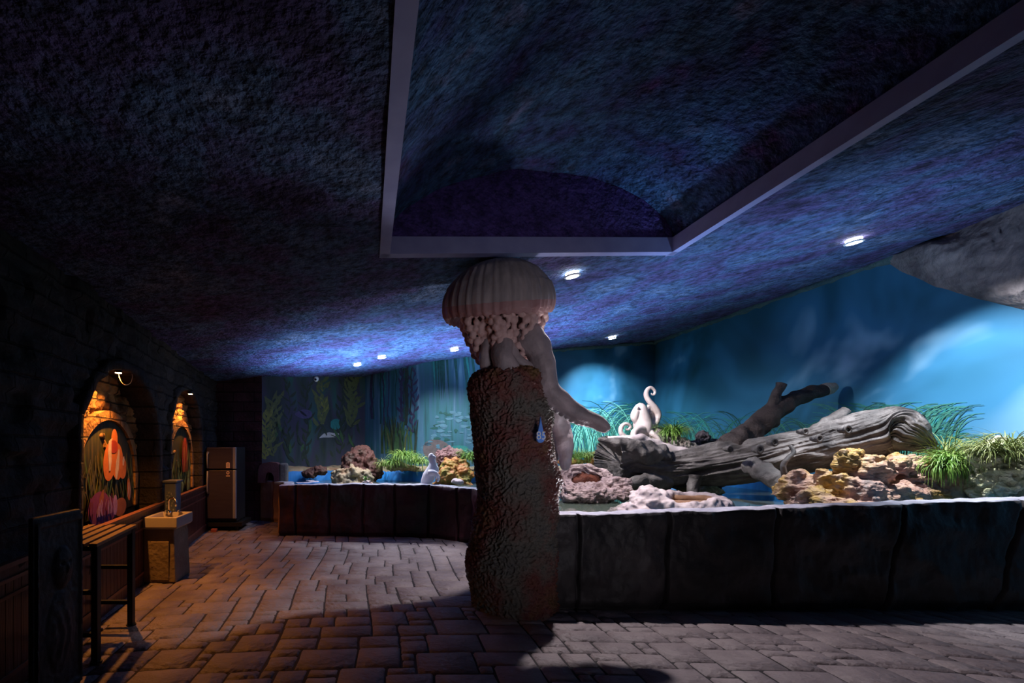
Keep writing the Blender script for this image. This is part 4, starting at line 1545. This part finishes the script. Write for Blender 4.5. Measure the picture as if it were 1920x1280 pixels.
for k in range(9):
    a = k / 8
    g.blob(at(1245 + 105 * a, 966 - 2 * math.sin(a * 3), 4.98 + 0.05 * abs(a - 0.5)), (16 * s_, 12 * s_, 14 * s_), sub=3, amp=0.25, fr=2, seed=k)
displace(remesh(g.build('basin_rim', M['rock_white'], root), 0.012), 'CLOUDS', 0.08, 0.05)
g = G()
g.blob(at(1296, 950, 5.32), (56 * s_, 52 * s_, 12 * s_), sub=4, amp=0.2, fr=2)
px_tube(g, [(1245, 934, 5.60, 6), (1285, 935, 5.62, 8), (1320, 937, 5.58, 8), (1342, 940, 5.45, 6)], 40, 14, 0, 0.4, 8)
g.build('basin_hollow', M['rock_hollow'], root)
rock('grey_stone', 'flat grey stone lying left of the pale basin rock', M['rock_grey'], [(1172, 962, 5.2, 26, 11, 24)])

# big coral mound
rock('coral_mound', 'large lumpy coral mound in pink, orange and yellow under the right end of the log', M['mound'],
     [(1640, 930, 5.35, 120, 52, 60), (1700, 900, 5.35, 70, 44, 50), (1620, 885, 5.15, 44, 32, 30), (1588, 868, 5.15, 17, 22, 17), (1600, 852, 5.15, 12, 14, 12), (1548, 905, 5.25, 18, 26, 18), (1586, 912, 5.1, 20, 28, 18),
      (1530, 930, 5.2, 26, 20, 22), (1512, 918, 5.35, 20, 14, 18), (1552, 946, 5.05, 28, 18, 22), (1625, 930, 5.0, 40, 36, 24), (1690, 935, 5.0, 50, 30, 24), (1745, 930, 5.1, 40, 26, 26), (1600, 955, 4.9, 50, 18, 20),
      (1520, 945, 5.3, 40, 20, 28), (1730, 884, 5.15, 30, 28, 26), (1690, 872, 5.12, 18, 17, 15), (1500, 910, 5.45, 30, 28, 26), (1474, 922, 5.5, 20, 16, 20)], 0.011, rel=('MARBLE', 0.05, 0.022, 9))
rock('mossy_rock', 'round mossy boulder topped with grass at the right end of the pool', M['moss'], [(1890, 872, 4.74, 52, 48, 40), (1872, 905, 4.74, 40, 40, 34), (1905, 925, 4.74, 44, 40, 36)], 0.011, rel=('VORONOI', 0.06, 0.07))
rock('hanging_rock', 'brown rock under the grass plant between the coral mound and the mossy boulder', M['rock_cream'], [(1788, 900, 5.05, 32, 40, 30), (1795, 940, 5.05, 28, 40, 26)])

# rocks along the rear ledge
rock('red_rock', 'tall reddish rock in the corner of the rear pool', M['rock_red'], [(664, 870, 9.9, 24, 26, 22), (690, 872, 9.9, 17, 28, 20), (652, 890, 9.7, 16, 16, 16), (702, 884, 9.7, 15, 16, 15), (678, 848, 10.0, 20, 13, 18), (680, 900, 9.6, 24, 22, 20)])
rock('cream_rock', 'cream coloured rock pile at the foot of the red corner rock', M['rock_cream'], [(640, 898, 8.9, 18, 20, 18), (662, 892, 8.9, 20, 20, 18), (684, 896, 8.9, 16, 16, 16), (655, 912, 8.8, 30, 14, 20)])
rock('orange_rock', 'small orange rock at the left end of the rear ledge', M['rock_red'], [(598, 882, 9.55, 16, 9, 14), (580, 888, 9.5, 14, 8, 12)])
rock('purple_coral', 'purple brain coral mound on the rear ledge behind the white statue', M['rock_purple'], [(846, 858, 9.6, 24, 18, 20), (832, 858, 9.5, 14, 16, 14)], 0.012, rel=('MARBLE', 0.05, 0.05, 10))
rock('orange_coral', 'orange and yellow coral block under the purple coral mound', M['rock_orange'], [(852, 876, 9.2, 26, 18, 18), (866, 890, 9.1, 20, 16, 16), (838, 890, 8.9, 17, 16, 14), (850, 905, 9.0, 34, 16, 18)])
rock('pale_stone', 'small pale stone right of the white statue', M['rock_white'], [(856, 902, 8.1, 9, 5, 7), (864, 904, 8.05, 6, 4, 5)])
rock('brown_ledge_rock', 'brown rock under the green plants left of the white statue', M['rock_cream'], [(752, 874, 9.6, 12, 8, 10), (738, 877, 9.55, 12, 6, 9), (768, 878, 9.55, 18, 5, 9)])
rock('yellow_coral', 'yellow coral lump on the rear ledge just right of the pillar', M['rock_orange'], [(1112, 860, 9.3, 16, 12, 14), (1128, 858, 9.3, 12, 10, 12), (1070, 866, 9.3, 24, 8, 12)])

# rock overhang at the top right
root_pts = [(1692, 474, 5.9), (1722, 482, 5.7), (1756, 500, 5.5), (1786, 511, 5.35), (1812, 524, 5.2), (1842, 531, 5.05), (1870, 540, 4.9), (1896, 549, 4.75), (1925, 556, 4.6), (2000, 570, 4.4)]
V, Fc = [], []
nu, nv = 120, 30
low = catmull([list(q) for q in root_pts], nu)
for i, (px, py, yy) in enumerate(low):
    a = at(px, py, yy)
    a.x = min(a.x, 6.93)
    top = Vector((a.x + 0.02, a.y - 0.05, ceil_z(a.x) + 0.03))
    for j in range(nv):
        t = j / (nv - 1)
        q = a.lerp(top, t)
        bul = 0.16 * math.sin(PI * min(1, t * 1.1)) * min(1, i / 20)
        nzz = 0.12 * noise.fractal(q * 2.2, 1, 2, 5) + 0.05 * noise.noise(Vector((q.x * 2, q.y * 2, q.z * 9)))
        V.append(q + Vector((-0.55, -0.8, 0.0)).normalized() * (bul + nzz * min(1, 0.2 + i / 15)) + Vector((0, 0, 0.03 * noise.noise(q * 8) if j == 0 else 0)))
    V.append(Vector((7.05, a.y + 0.6, a.z + 0.12)))
k = nv + 1
for i in range(nu - 1):
    for j in range(nv - 1):
        Fc.append((i * k + j, (i + 1) * k + j, (i + 1) * k + j + 1, i * k + j + 1))
    Fc.append((i * k + nv, (i + 1) * k + nv, (i + 1) * k, i * k))
o = obj('rock_overhang', V, Fc, M['rock_over'], None, origin=(6.9, 5.0, 3.0))
tag(o, 'cracked grey rock overhang under the ceiling above the sea mural', 'rock')


# ------------------------------------------------------------------ grass plants
def grass(label, spots, n, length, group='green plastic grass plants in the pool', mat=None, seed=0, droop=1.0, w=0.0042):
    g_ = G()
    rr_ = random.Random(seed)
    for k in range(n):
        px, py, yy, spr = rr_.choice(spots)
        a = rr_.uniform(0, 2 * PI)
        d_ = Vector((math.cos(a), math.sin(a), 0))
        q = rr_.random() ** 0.5
        b0 = at(px, py, yy) + d_ * (q * spr * sc(yy)) - Vector((0, 0, q * q * spr * sc(yy) * 0.35))
        d_ = (d_ + Vector((rr_.uniform(-.6, .6), rr_.uniform(-.6, .6), 0))).normalized()
        L_ = length * rr_.uniform(0.55, 1.15)
        out = rr_.uniform(0.35, 1.0)
        side = Vector((-d_.y, d_.x, rr_.uniform(-.5, .5))).normalized()
        pts, ws = [], []
        p_ = b0.copy()
        el = PI / 2 - out * 0.7
        for i in range(9):
            pts.append(p_.copy())
            ws.append(w * (1 - (i / 8) ** 1.6) + 0.0008)
            p_ = p_ + (d_ * math.cos(el) + Vector((0, 0, math.sin(el)))) * (L_ / 8)
            el = max(-1.5, el - droop * out * rr_.uniform(0.25, 0.6))
        g_.ribbon(pts, ws, side)
    px, py, yy, spr = spots[0]
    o_ = g_.build('grass_plant', mat or M['grass'], None, origin=at(px, py + 4, yy))
    return tag(o_, label, 'plant', group)


grass('bushy grass plant on the grey rock right of the octopus', [(1265, 808, 7.43, 12), (1258, 814, 7.38, 10)], 420, 0.38, seed=1, droop=1.3)
grass('long trailing grass plant right of the coral mound', [(1785, 868, 5.0, 20), (1798, 862, 5.05, 22), (1768, 880, 5.0, 14)], 900, 0.36, seed=2, droop=1.6)
grass('large grass plant on the mossy boulder at the right edge', [(1885, 836, 4.74, 30), (1900, 832, 4.78, 34), (1865, 848, 4.7, 22), (1905, 850, 4.62, 28)], 700, 0.32, seed=3, mat=M['grass_dry'], droop=1.2)
grass('low grass plant on the rear ledge right of the pillar beside the yellow coral', [(1085, 854, 9.25, 12), (1096, 856, 9.25, 10), (1070, 858, 9.25, 10)], 380, 0.34, seed=4, droop=1.2)
grass('wide grass plant on the rear ledge left of the white statue', [(768, 858, 9.5, 14), (785, 866, 9.42, 12), (754, 856, 9.5, 10)], 650, 0.36, seed=5, droop=1.4)
grass('small grass plant on the brown rock right of the red corner rock', [(740, 866, 9.45, 9), (734, 870, 9.45, 7)], 240, 0.30, seed=6, droop=1.4)
grass('grass plant on the rear ledge peeking out left of the pillar', [(888, 856, 9.3, 12), (880, 860, 9.3, 9), (900, 856, 9.3, 9)], 480, 0.38, seed=7, droop=1.3)
grass('olive grass plant beside the red corner rock', [(719, 872, 9.6, 6)], 160, 0.30, mat=M['grass_dry'], seed=8, droop=1.3)
grass('upright wispy grass behind the trailing plant at the right', [(1778, 850, 5.25, 12), (1760, 856, 5.3, 14)], 90, 0.36, mat=M['grass_dry'], seed=9, droop=0.5)

# ------------------------------------------------------------------ white sea lion statue on the rear rim
g = G()
SLY = 7.83
px_tube(g, [(795, 911, SLY, 7), (799, 902, SLY, 10), (804, 893, SLY, 12), (808, 884, SLY, 10.5), (811, 876, SLY, 9), (811.5, 868, SLY, 7), (809.5, 861, SLY, 6), (808.5, 855, SLY, 5.6), (809, 850, SLY, 3)], 70, 28)
px_tube(g, [(808, 855, SLY, 4.6), (813, 857, SLY - .02, 4), (816.5, 859, SLY - .03, 2.6)], 20, 18)
px_tube(g, [(805, 887, SLY - .06, 7), (813, 886, SLY - .10, 5.5), (819, 890, SLY - .11, 4.4), (822, 896, SLY - .10, 3.6), (820, 902, SLY - .09, 2.5)], 40, 16)
px_tube(g, [(816, 874, SLY - .02, 4), (820, 879, SLY - .03, 3.2), (819.5, 885, SLY - .04, 2.2)], 30, 14)
px_tube(g, [(800, 900, SLY + .02, 8), (796, 909, SLY - .02, 6), (806, 912, SLY - .06, 4)], 30, 14)
g.blob(at(804.6, 853, SLY), (0.012, 0.012, 0.014), sub=2, amp=0)
o = remesh(g.build('sea_lion_statue', M['statue'], None, origin=at(800, 912, SLY)), 0.007, 2)
tag(o, 'white upright sea lion statue with raised head on the rear pool rim', 'statue')

# little coral pile with a green sprig
CPY = 8.1
root = thing('coral_pile', 'small pile of pink coral bits with a green sprig behind the maroon wall', 'ornament', at(688, 908, CPY))
g = G()
rr = random.Random(8)
for k in range(70):
    t = rr.random()
    q = at(688 + rr.uniform(-15, 15) * (1 - t * 0.6), 911 - t * 10, CPY + rr.uniform(-0.1, 0.1))
    s1_ = rr.uniform(0.010, 0.022)
    g.blob(q, (s1_ * 1.5, s1_, s1_), sub=1, amp=0.2, seed=k)
g.blob(at(688, 922, CPY), (0.15, 0.12, 0.12), sub=3, amp=0.2)
remesh(g.build('coral_bits', M['shell'], root), 0.009)
g = G()
for k in range(40):
    a = rr.uniform(0, 2 * PI)
    L_ = rr.uniform(0.05, 0.13)
    b0 = at(687 + rr.uniform(-3, 3), 903, CPY)
    g.ribbon([b0, b0 + Vector((math.cos(a) * .02, math.sin(a) * .02, L_ * .6)), b0 + Vector((math.cos(a) * .06, math.sin(a) * .06, L_))], [0.006, 0.007, 0.001], Vector((-math.sin(a), math.cos(a), 0)))
g.build('sprig', M['grass'], root)

# pink and grey arched stone at the pool's left end
ASY = 9.12
root = thing('arched_stone', 'small pink arched stone block with a grey side on the tan end wall', 'stone block', at(505, 902, ASY))
V2 = []
g = G()
s_ = sc(ASY)
outl = [(483, 905), (484, 880), (487, 872), (493, 868), (505, 866), (518, 867), (522, 870), (523, 905), (514, 905), (513, 892), (509, 886), (503, 885), (499, 889), (498, 905)]
f_ = [at(x, y_, ASY) for x, y_ in outl]
n = len(f_)
bm = bmesh.new()
vs = [bm.verts.new(q) for q in f_]
vb = [bm.verts.new(q + Vector((0.02, 0.15, 0))) for q in f_]
bm.faces.new(vs)
bm.faces.new(vb[::-1])
for i in range(n):
    bm.faces.new((vs[i], vb[i], vb[(i + 1) % n], vs[(i + 1) % n]))
bmesh.ops.triangulate(bm, faces=[f for f in bm.faces if len(f.verts) > 4])
bm.verts.index_update()
g.add([v.co.copy() for v in bm.verts], [tuple(v.index for v in f.verts) for f in bm.faces])
bm.free()
g.build('arch_block', M['pinkstone'], root, smooth=False)
g = G()
g.box(at(523, 905, ASY + 0.0), at(539, 868, ASY) + Vector((0, 0.15, 0)))
g.build('side_block', M['greystone'], root, smooth=False, auto=0.04)

# ------------------------------------------------------------------ refrigerator on its stand
FY = 8.15
x0, x1 = at(387, 0, FY).x, at(436, 0, FY).x
root = thing('refrigerator', 'two-door dark steel refrigerator on a black base by the stone wall', 'refrigerator', ((x0 + x1) / 2, FY + 0.3, 0))
g = G()
g.box((x0, FY + 0.07, 0.16), (x1 + 0.06, FY + 0.62, 1.49))
g.build('cabinet', M['fridge_side'], root, smooth=False, auto=0.012)
zs = at(0, 880, FY).z


def fdoor(z0, z1, hz0, hz1, parts):
    g_ = G()
    g_.box((x0, FY, z0), (x1, FY + 0.065, z1))
    d_ = g_.build('door', M['fridge'], root, smooth=False, auto=0.012)
    g_ = G()
    g_.box((x1 - 0.0, FY + 0.004, z0), (x1 + 0.055, FY + 0.066, z1))
    g_.build('door_edge', M['fridge_edge'], d_, smooth=False, auto=0.01)
    g_ = G()
    g_.tube([(x0 + 0.03, FY - 0.005, hz0), (x0 + 0.03, FY - 0.04, hz0 + 0.03 * (1 if hz1 > hz0 else -1)), (x0 + 0.03, FY - 0.045, (hz0 + hz1) / 2), (x0 + 0.03, FY - 0.03, hz1)], [0.022, 0.016, 0.014, 0.014], 10)
    g_.build('door_handle', M['fridge_edge'], d_)
    return d_


d1 = fdoor(zs + 0.012, 1.49, 1.40, zs + 0.03, None)
d2 = fdoor(0.22, zs - 0.012, 0.68, zs - 0.03, None)
xs0, xs1 = at(424, 0, FY).x, at(431, 0, FY).x
g = G()
g.box((xs0, FY - 0.004, at(0, 877, FY).z), (xs1, FY + 0.004, at(0, 867, FY).z))
g.lathe([(0.033, at(0, 868, FY).z), (0.03, at(0, 866, FY).z)], ((xs0 + xs1) / 2, FY + 0.029, 0), 20)
st = g.build('label_sticker', M['sticker'], d1, smooth=False)
g = G()
for k in range(3):
    zq = at(0, 870 + k * 2.2, FY).z
    g.box((xs0 + 0.01, FY - 0.006, zq), (xs1 - 0.01, FY - 0.003, zq + 0.006))
g.build('sticker_print', M['ink'], st, smooth=False)
g = G()
cx_, cz_ = (xs0 + xs1) / 2, at(0, 886, FY).z
g.add([(cx_ + 0.028 * math.cos(t), FY - 0.004, cz_ + 0.03 * math.sin(t)) for t in [2 * PI * i / 20 for i in range(20)]] + [(cx_ + 0.014 * math.cos(t), FY - 0.004, cz_ + 0.016 * math.sin(t)) for t in [2 * PI * i / 20 for i in range(20)]], [(i, (i + 1) % 20, 20 + (i + 1) % 20, 20 + i) for i in range(20)])
g.box((xs0, FY - 0.005, at(0, 893, FY).z), (xs1, FY, at(0, 891, FY).z))
g.build('lower_sticker', M['sticker'], d2, smooth=False)
g = G()
g.box((x0 - 0.02, FY + 0.02, 0.08), (x1 + 0.16, FY + 0.66, 0.15))
for (xx, yy) in ((x0 + 0.06, FY + 0.1), (x1 + 0.05, FY + 0.1), (x0 + 0.06, FY + 0.55), (x1 + 0.05, FY + 0.55)):
    g.lathe([(0.035, 0.0), (0.035, 0.09)], (xx, yy, 0), 14)
    g.lathe([(0.03, 0.14), (0.03, 0.17)], (xx, yy, 0), 14)
g.build('base_stand', M['black'], root, smooth=False)
g = G()
q = at(402, 990, 8.1)
g.box((q.x - 0.05, 8.05, 0), (q.x + 0.05, 8.13, 0.055))
o = g.build('red_block', M['brickred'], None, smooth=False, origin=(q.x, 8.08, 0), auto=0.005)
tag(o, 'small red block on the floor under the refrigerator stand', 'block')

# ------------------------------------------------------------------ sink on a stone pedestal
SY0 = 5.12
root = thing('sink', 'white washbasin on a tan stone pedestal against the wainscot', 'sink', (-2.38, SY0 + 0.2, 0))
xl, xr = at(269, 0, SY0).x, at(326, 0, SY0).x
g = G()
V = [(xl, SY0, 0), (xr + 0.02, SY0, 0), (xr + 0.02, SY0 + 0.42, 0), (xl, SY0 + 0.42, 0), (xl, SY0, 0.62), (xr - 0.01, SY0 + 0.02, 0.62), (xr - 0.01, SY0 + 0.42, 0.62), (xl, SY0 + 0.42, 0.62)]
g.add(V, [(0, 3, 2, 1), (4, 5, 6, 7), (0, 1, 5, 4), (1, 2, 6, 5), (2, 3, 7, 6), (3, 0, 4, 7)])
g.build('pedestal', M['sink_stone'], root, smooth=False, auto=0.012)
g = G()
g.box((xl + 0.085, SY0 - 0.008, 0.03), (xr - 0.055, SY0 + 0.01, 0.46))
d_ = g.build('pedestal_door', M['sink_stone'], root, smooth=False, auto=0.004)
g = G()
bx0, bx1, by0, by1, bz0, bz1 = xl + 0.01, xr + 0.05, SY0 - 0.04, SY0 + 0.42, 0.60, 0.735
w = 0.035
V = []
for (ins, z) in ((0.02, bz0), (0.0, bz0 + 0.02), (0.0, bz1), (w, bz1), (w + 0.03, bz0 + 0.06)):
    V += [(bx0 + ins, by0 + ins, z), (bx1 - ins, by0 + ins, z), (bx1 - ins, by1 - ins, z), (bx0 + ins, by1 - ins, z)]
Fc = [(3, 2, 1, 0)]
for i in range(4):
    for k in range(4):
        Fc.append((i * 4 + k, i * 4 + (k + 1) % 4, i * 4 + 4 + (k + 1) % 4, i * 4 + 4 + k))
Fc.append((16, 17, 18, 19))
g.add(V, Fc)
g.build('basin', M['ceramic'], root, smooth=False, auto=0.008)
g = G()
fx, fy = xl + 0.14, SY0 + 0.33
pts = [(fx, fy, 0.73), (fx, fy, 0.86)] + [(fx + 0.055 - 0.055 * math.cos(a), fy - 0.02 * a, 0.86 + 0.05 * math.sin(a)) for a in [PI * i / 10 for i in range(1, 11)]] + [(fx + 0.11, fy - 0.065, 0.82)]
g.tube(pts, [0.012] * len(pts), 10)
g.lathe([(0.03, 0.73), (0.025, 0.75)], (fx, fy, 0), 16)
fa = g.build('faucet', M['chrome'], root)
for dx in (-0.05, 0.10):
    g = G()
    g.tube([(fx + dx, fy + 0.02, 0.735), (fx + dx, fy + 0.02, 0.76), (fx + dx + 0.03, fy - 0.02, 0.768)], [0.012, 0.010, 0.006], 8)
    g.build('faucet_lever', M['chrome'], fa)

# blue-grey pillar-like bin behind the sink
BY_ = 5.75
xa, xb = at(308, 0, BY_).x, at(330, 0, BY_).x
root = thing('litter_bin', 'tall narrow blue-grey bin with a pale emblem between the sink and the rails', 'bin', ((xa + xb) / 2, BY_ + 0.08, 0))
zt = at(0, 905, BY_).z
g = G()
g.box((xa, BY_, 0), (xb, BY_ + 0.16, zt))
g.build('bin_body', M['stele'], root, smooth=False, auto=0.015)
g = G()
g.box((xa - 0.02, BY_ - 0.02, zt), (xb + 0.02, BY_ + 0.18, zt + 0.03))
g.build('bin_lid', M['stele'], root, smooth=False, auto=0.012)
g = G()
rr = random.Random(6)
for k in range(24):
    q = Vector((rr.uniform(xa + 0.03, xb - 0.03), BY_ - 0.0055, rr.uniform(zt - 0.42, zt - 0.1)))
    g.blob(q, (rr.uniform(0.006, 0.018), 0.003, rr.uniform(0.008, 0.03)), sub=1, amp=0)
remesh(g.build('emblem', M['pale_paint'], root), 0.004)

# ------------------------------------------------------------------ slatted black stand
ya, yb = 3.25, 3.92
root = thing('slatted_stand', 'black metal stand with a slatted wooden top beside the carved panel', 'stand', (-2.15, 3.6, 0))
xo = lambda yy: -1.93 - (yy - 3.27) * 0.145
zt = 0.86
wdt = 0.36
g = G()
th = 0.045


def bar(a, b_, t=th):
    a, b_ = Vector(a), Vector(b_)
    d_ = (b_ - a).normalized()
    up = Vector((0, 0, 1)) if abs(d_.z) < 0.9 else Vector((1, 0, 0))
    s2 = d_.cross(up).normalized() * t / 2
    u2 = s2.cross(d_).normalized() * t / 2
    gg_.add([a - s2 - u2, a + s2 - u2, a + s2 + u2, a - s2 + u2, b_ - s2 - u2, b_ + s2 - u2, b_ + s2 + u2, b_ - s2 + u2], [(0, 1, 2, 3), (7, 6, 5, 4), (0, 4, 5, 1), (1, 5, 6, 2), (2, 6, 7, 3), (3, 7, 4, 0)])


for yy in (ya, yb):
    for dx in (0, -wdt):
        gg_ = G()
        bar((xo(yy) + dx, yy, 0.012), (xo(yy) + dx, yy, zt - 0.03))
        gg_.lathe([(0.04, 0), (0.04, 0.014)], (xo(yy) + dx, yy, 0), 14)
        gg_.build('leg', M['black'], root, smooth=False)
gg_ = G()
for z in (zt - 0.05, 0.50, 0.2):
    if z > 0.4:
        bar((xo(ya) - wdt, ya, z), (xo(yb) - wdt, yb, z), 0.03)
        bar((xo(ya), ya, z), (xo(yb), yb, z), 0.03) if z > 0.6 else None
    bar((xo(ya), ya, z), (xo(ya) - wdt, ya, z), 0.03)
    bar((xo(yb), yb, z), (xo(yb) - wdt, yb, z), 0.03)
gg_.build('frame', M['black'], root, smooth=False)
for k in range(5):
    dx = -wdt * k / 4
    gg_ = G()
    V = []
    for yy in (ya - 0.05, yb + 0.05):
        for ddx in (-0.03, 0.03):
            for dz in (-0.03, -0.006):
                V.append((xo(yy) + dx + ddx, yy, zt + dz))
    gg_.add(V, [(0, 2, 3, 1), (4, 5, 7, 6), (0, 1, 5, 4), (2, 6, 7, 3), (0, 4, 6, 2), (1, 3, 7, 5)])
    gg_.build('slat', M['slat'], root, smooth=False, auto=0.004)

# ------------------------------------------------------------------ carved dark panel at the left edge
pa, pb = Vector((-1.885, 2.58, 0)), Vector((-1.86, 2.98, 0))
root = thing('carved_panel', 'black carved wooden panel standing at the dark left edge', 'panel', (-2.0, 2.8, 0))
g = G()
zt = 1.13
V = []
for z in (0.0, zt):
    V += [(pa.x, pa.y, z), (pb.x, pb.y, z), (pb.x - 0.045, pb.y + 0.002, z), (pa.x - 0.045, pa.y + 0.02, z)]
g.add(V, [(0, 3, 2, 1), (4, 5, 6, 7), (0, 1, 5, 4), (1, 2, 6, 5), (2, 3, 7, 6), (3, 0, 4, 7)])
g.build('body', M['panel_dark'], root, smooth=False, auto=0.012)


def carve(u, v):
    p_ = pa.lerp(pb, 0.04 + u * 0.92)
    z = 0.03 + v * (zt - 0.06)
    x, y_ = (u - 0.55) * 0.4, z
    face = max(0, 1 - (x / 0.09) ** 2 - ((y_ - 0.80) / 0.13) ** 2)
    eye = sum(max(0, 1 - ((x - e) / 0.022) ** 2 - ((y_ - 0.83) / 0.014) ** 2) for e in (-0.035, 0.035))
    nose = max(0, 1 - (x / 0.014) ** 2 - ((y_ - 0.79) / 0.035) ** 2)
    body = max(0, 1 - ((x + 0.01) / 0.13) ** 2 - ((y_ - 0.42) / 0.25) ** 2)
    folds = body * (0.5 + 0.5 * math.sin(x * 90 + 3 * math.sin(y_ * 12)))
    fr_ = 1 if (u < 0.05 or u > 0.95 or v < 0.03 or v > 0.97) else 0
    h = 0.005 + 0.035 * math.sqrt(face) - 0.012 * eye + 0.012 * nose + 0.02 * math.sqrt(body) + 0.008 * folds + 0.012 * fr_ + 0.004 * noise.noise(Vector((u * 12, v * 30, 1)))
    return Vector((p_.x + h, p_.y, z))


V, Fc = grid(60, 140, carve)
g = G()
g.add(V, Fc)
g.build('relief', M['panel_dark'], root)

# ------------------------------------------------------------------ ceiling lamps, security camera
LBL = ['recessed ceiling light near the rock overhang', 'recessed ceiling light right of the jellyfish bell', 'recessed ceiling light in front of the corner of the sea mural',
       'recessed ceiling light just left of the jellyfish', 'recessed ceiling light second from the left end of the row', 'recessed ceiling light at the left end of the row above the kelp mural', 'recessed ceiling light hidden behind the jellyfish bell']
proto = None
for (px, py, w, dg, bl, c_, tl_), lb in zip(LAMPS, LBL):
    p0 = lamp_pos(px, py) - Vector((0, 0, 0.015))
    if proto is None:
        proto = thing('ceiling_light', lb, 'ceiling light', p0, 'recessed ceiling lights')
        g = G()
        V, Fc = [], []
        for i in range(32):
            a = 2 * PI * i / 32
            for j in range(8):
                b_ = 2 * PI * j / 8
                V.append(p0 + Vector(((0.075 + 0.014 * math.cos(b_)) * math.cos(a), (0.075 + 0.014 * math.cos(b_)) * math.sin(a), -0.018 + 0.012 * math.sin(b_))))
        for i in range(32):
            for j in range(8):
                Fc.append((i * 8 + j, ((i + 1) % 32) * 8 + j, ((i + 1) % 32) * 8 + (j + 1) % 8, i * 8 + (j + 1) % 8))
        g.add(V, Fc)
        g.build('ring', M['ring'], proto)
        g = G()
        g.lathe([(0.066, -0.026), (0.07, -0.012), (0.07, 0.02)], p0, 28)
        g.build('lens', M['lens_cold'], proto)
        proto.rotation_euler = (0, -math.atan(0.122), 0)
    else:
        r2 = proto.copy()
        COL.objects.link(r2)
        r2.location = p0
        r2['label'] = lb
        for ch in list(proto.children):
            c2 = ch.copy()
            COL.objects.link(c2)
            c2.parent = r2

q = on_line(590, 708, PBL0, PBL1, 0.0)
root = thing('security_camera', 'small white security camera on the kelp mural under the ceiling', 'camera', q)
nn = Vector((0.655, -0.756, 0))
g = G()
c1 = q + nn * 0.06
g.tube([q, c1], [0.03, 0.03], 12)
g.blob(c1 + Vector((0, 0, -0.03)), (0.055, 0.055, 0.065), sub=3, amp=0)
g.build('camera_body', M['camera_white'], root)
g = G()
g.blob(c1 + Vector((-0.01, -0.045, -0.05)), (0.028, 0.02, 0.028), sub=2, amp=0)
g.build('camera_lens', M['lens_black'], root)

# bodies of the added pool floods, standing unseen behind the rims
for q, (p, w, t, dg_, c_) in enumerate(ADDED_FLOODS):
    p = Vector(p)
    root = thing('pool_flood', ['small black flood lamp in the water behind the maroon wall', 'small black flood lamp behind the front rim left of the pale basin rock', 'small black flood lamp behind the front rim beside the coral mound', 'small black flood lamp in the rear pool behind the coral pillar'][q], 'lamp', (p.x, p.y, 0.36), 'pool flood lamps')
    g = G()
    g.lathe([(0.06, 0.36), (0.06, 0.38), (0.02, 0.39), (0.02, p.z - 0.05), (0.045, p.z - 0.03), (0.05, p.z + 0.02)], (p.x, p.y, 0), 16)
    g.build('lamp_body', M['black'], root)
    g = G()
    g.lathe([(0.044, p.z + 0.02), (0.044, p.z + 0.026)], (p.x, p.y, 0), 16)
    g.build('lamp_lens', M['lens_blue'], root)
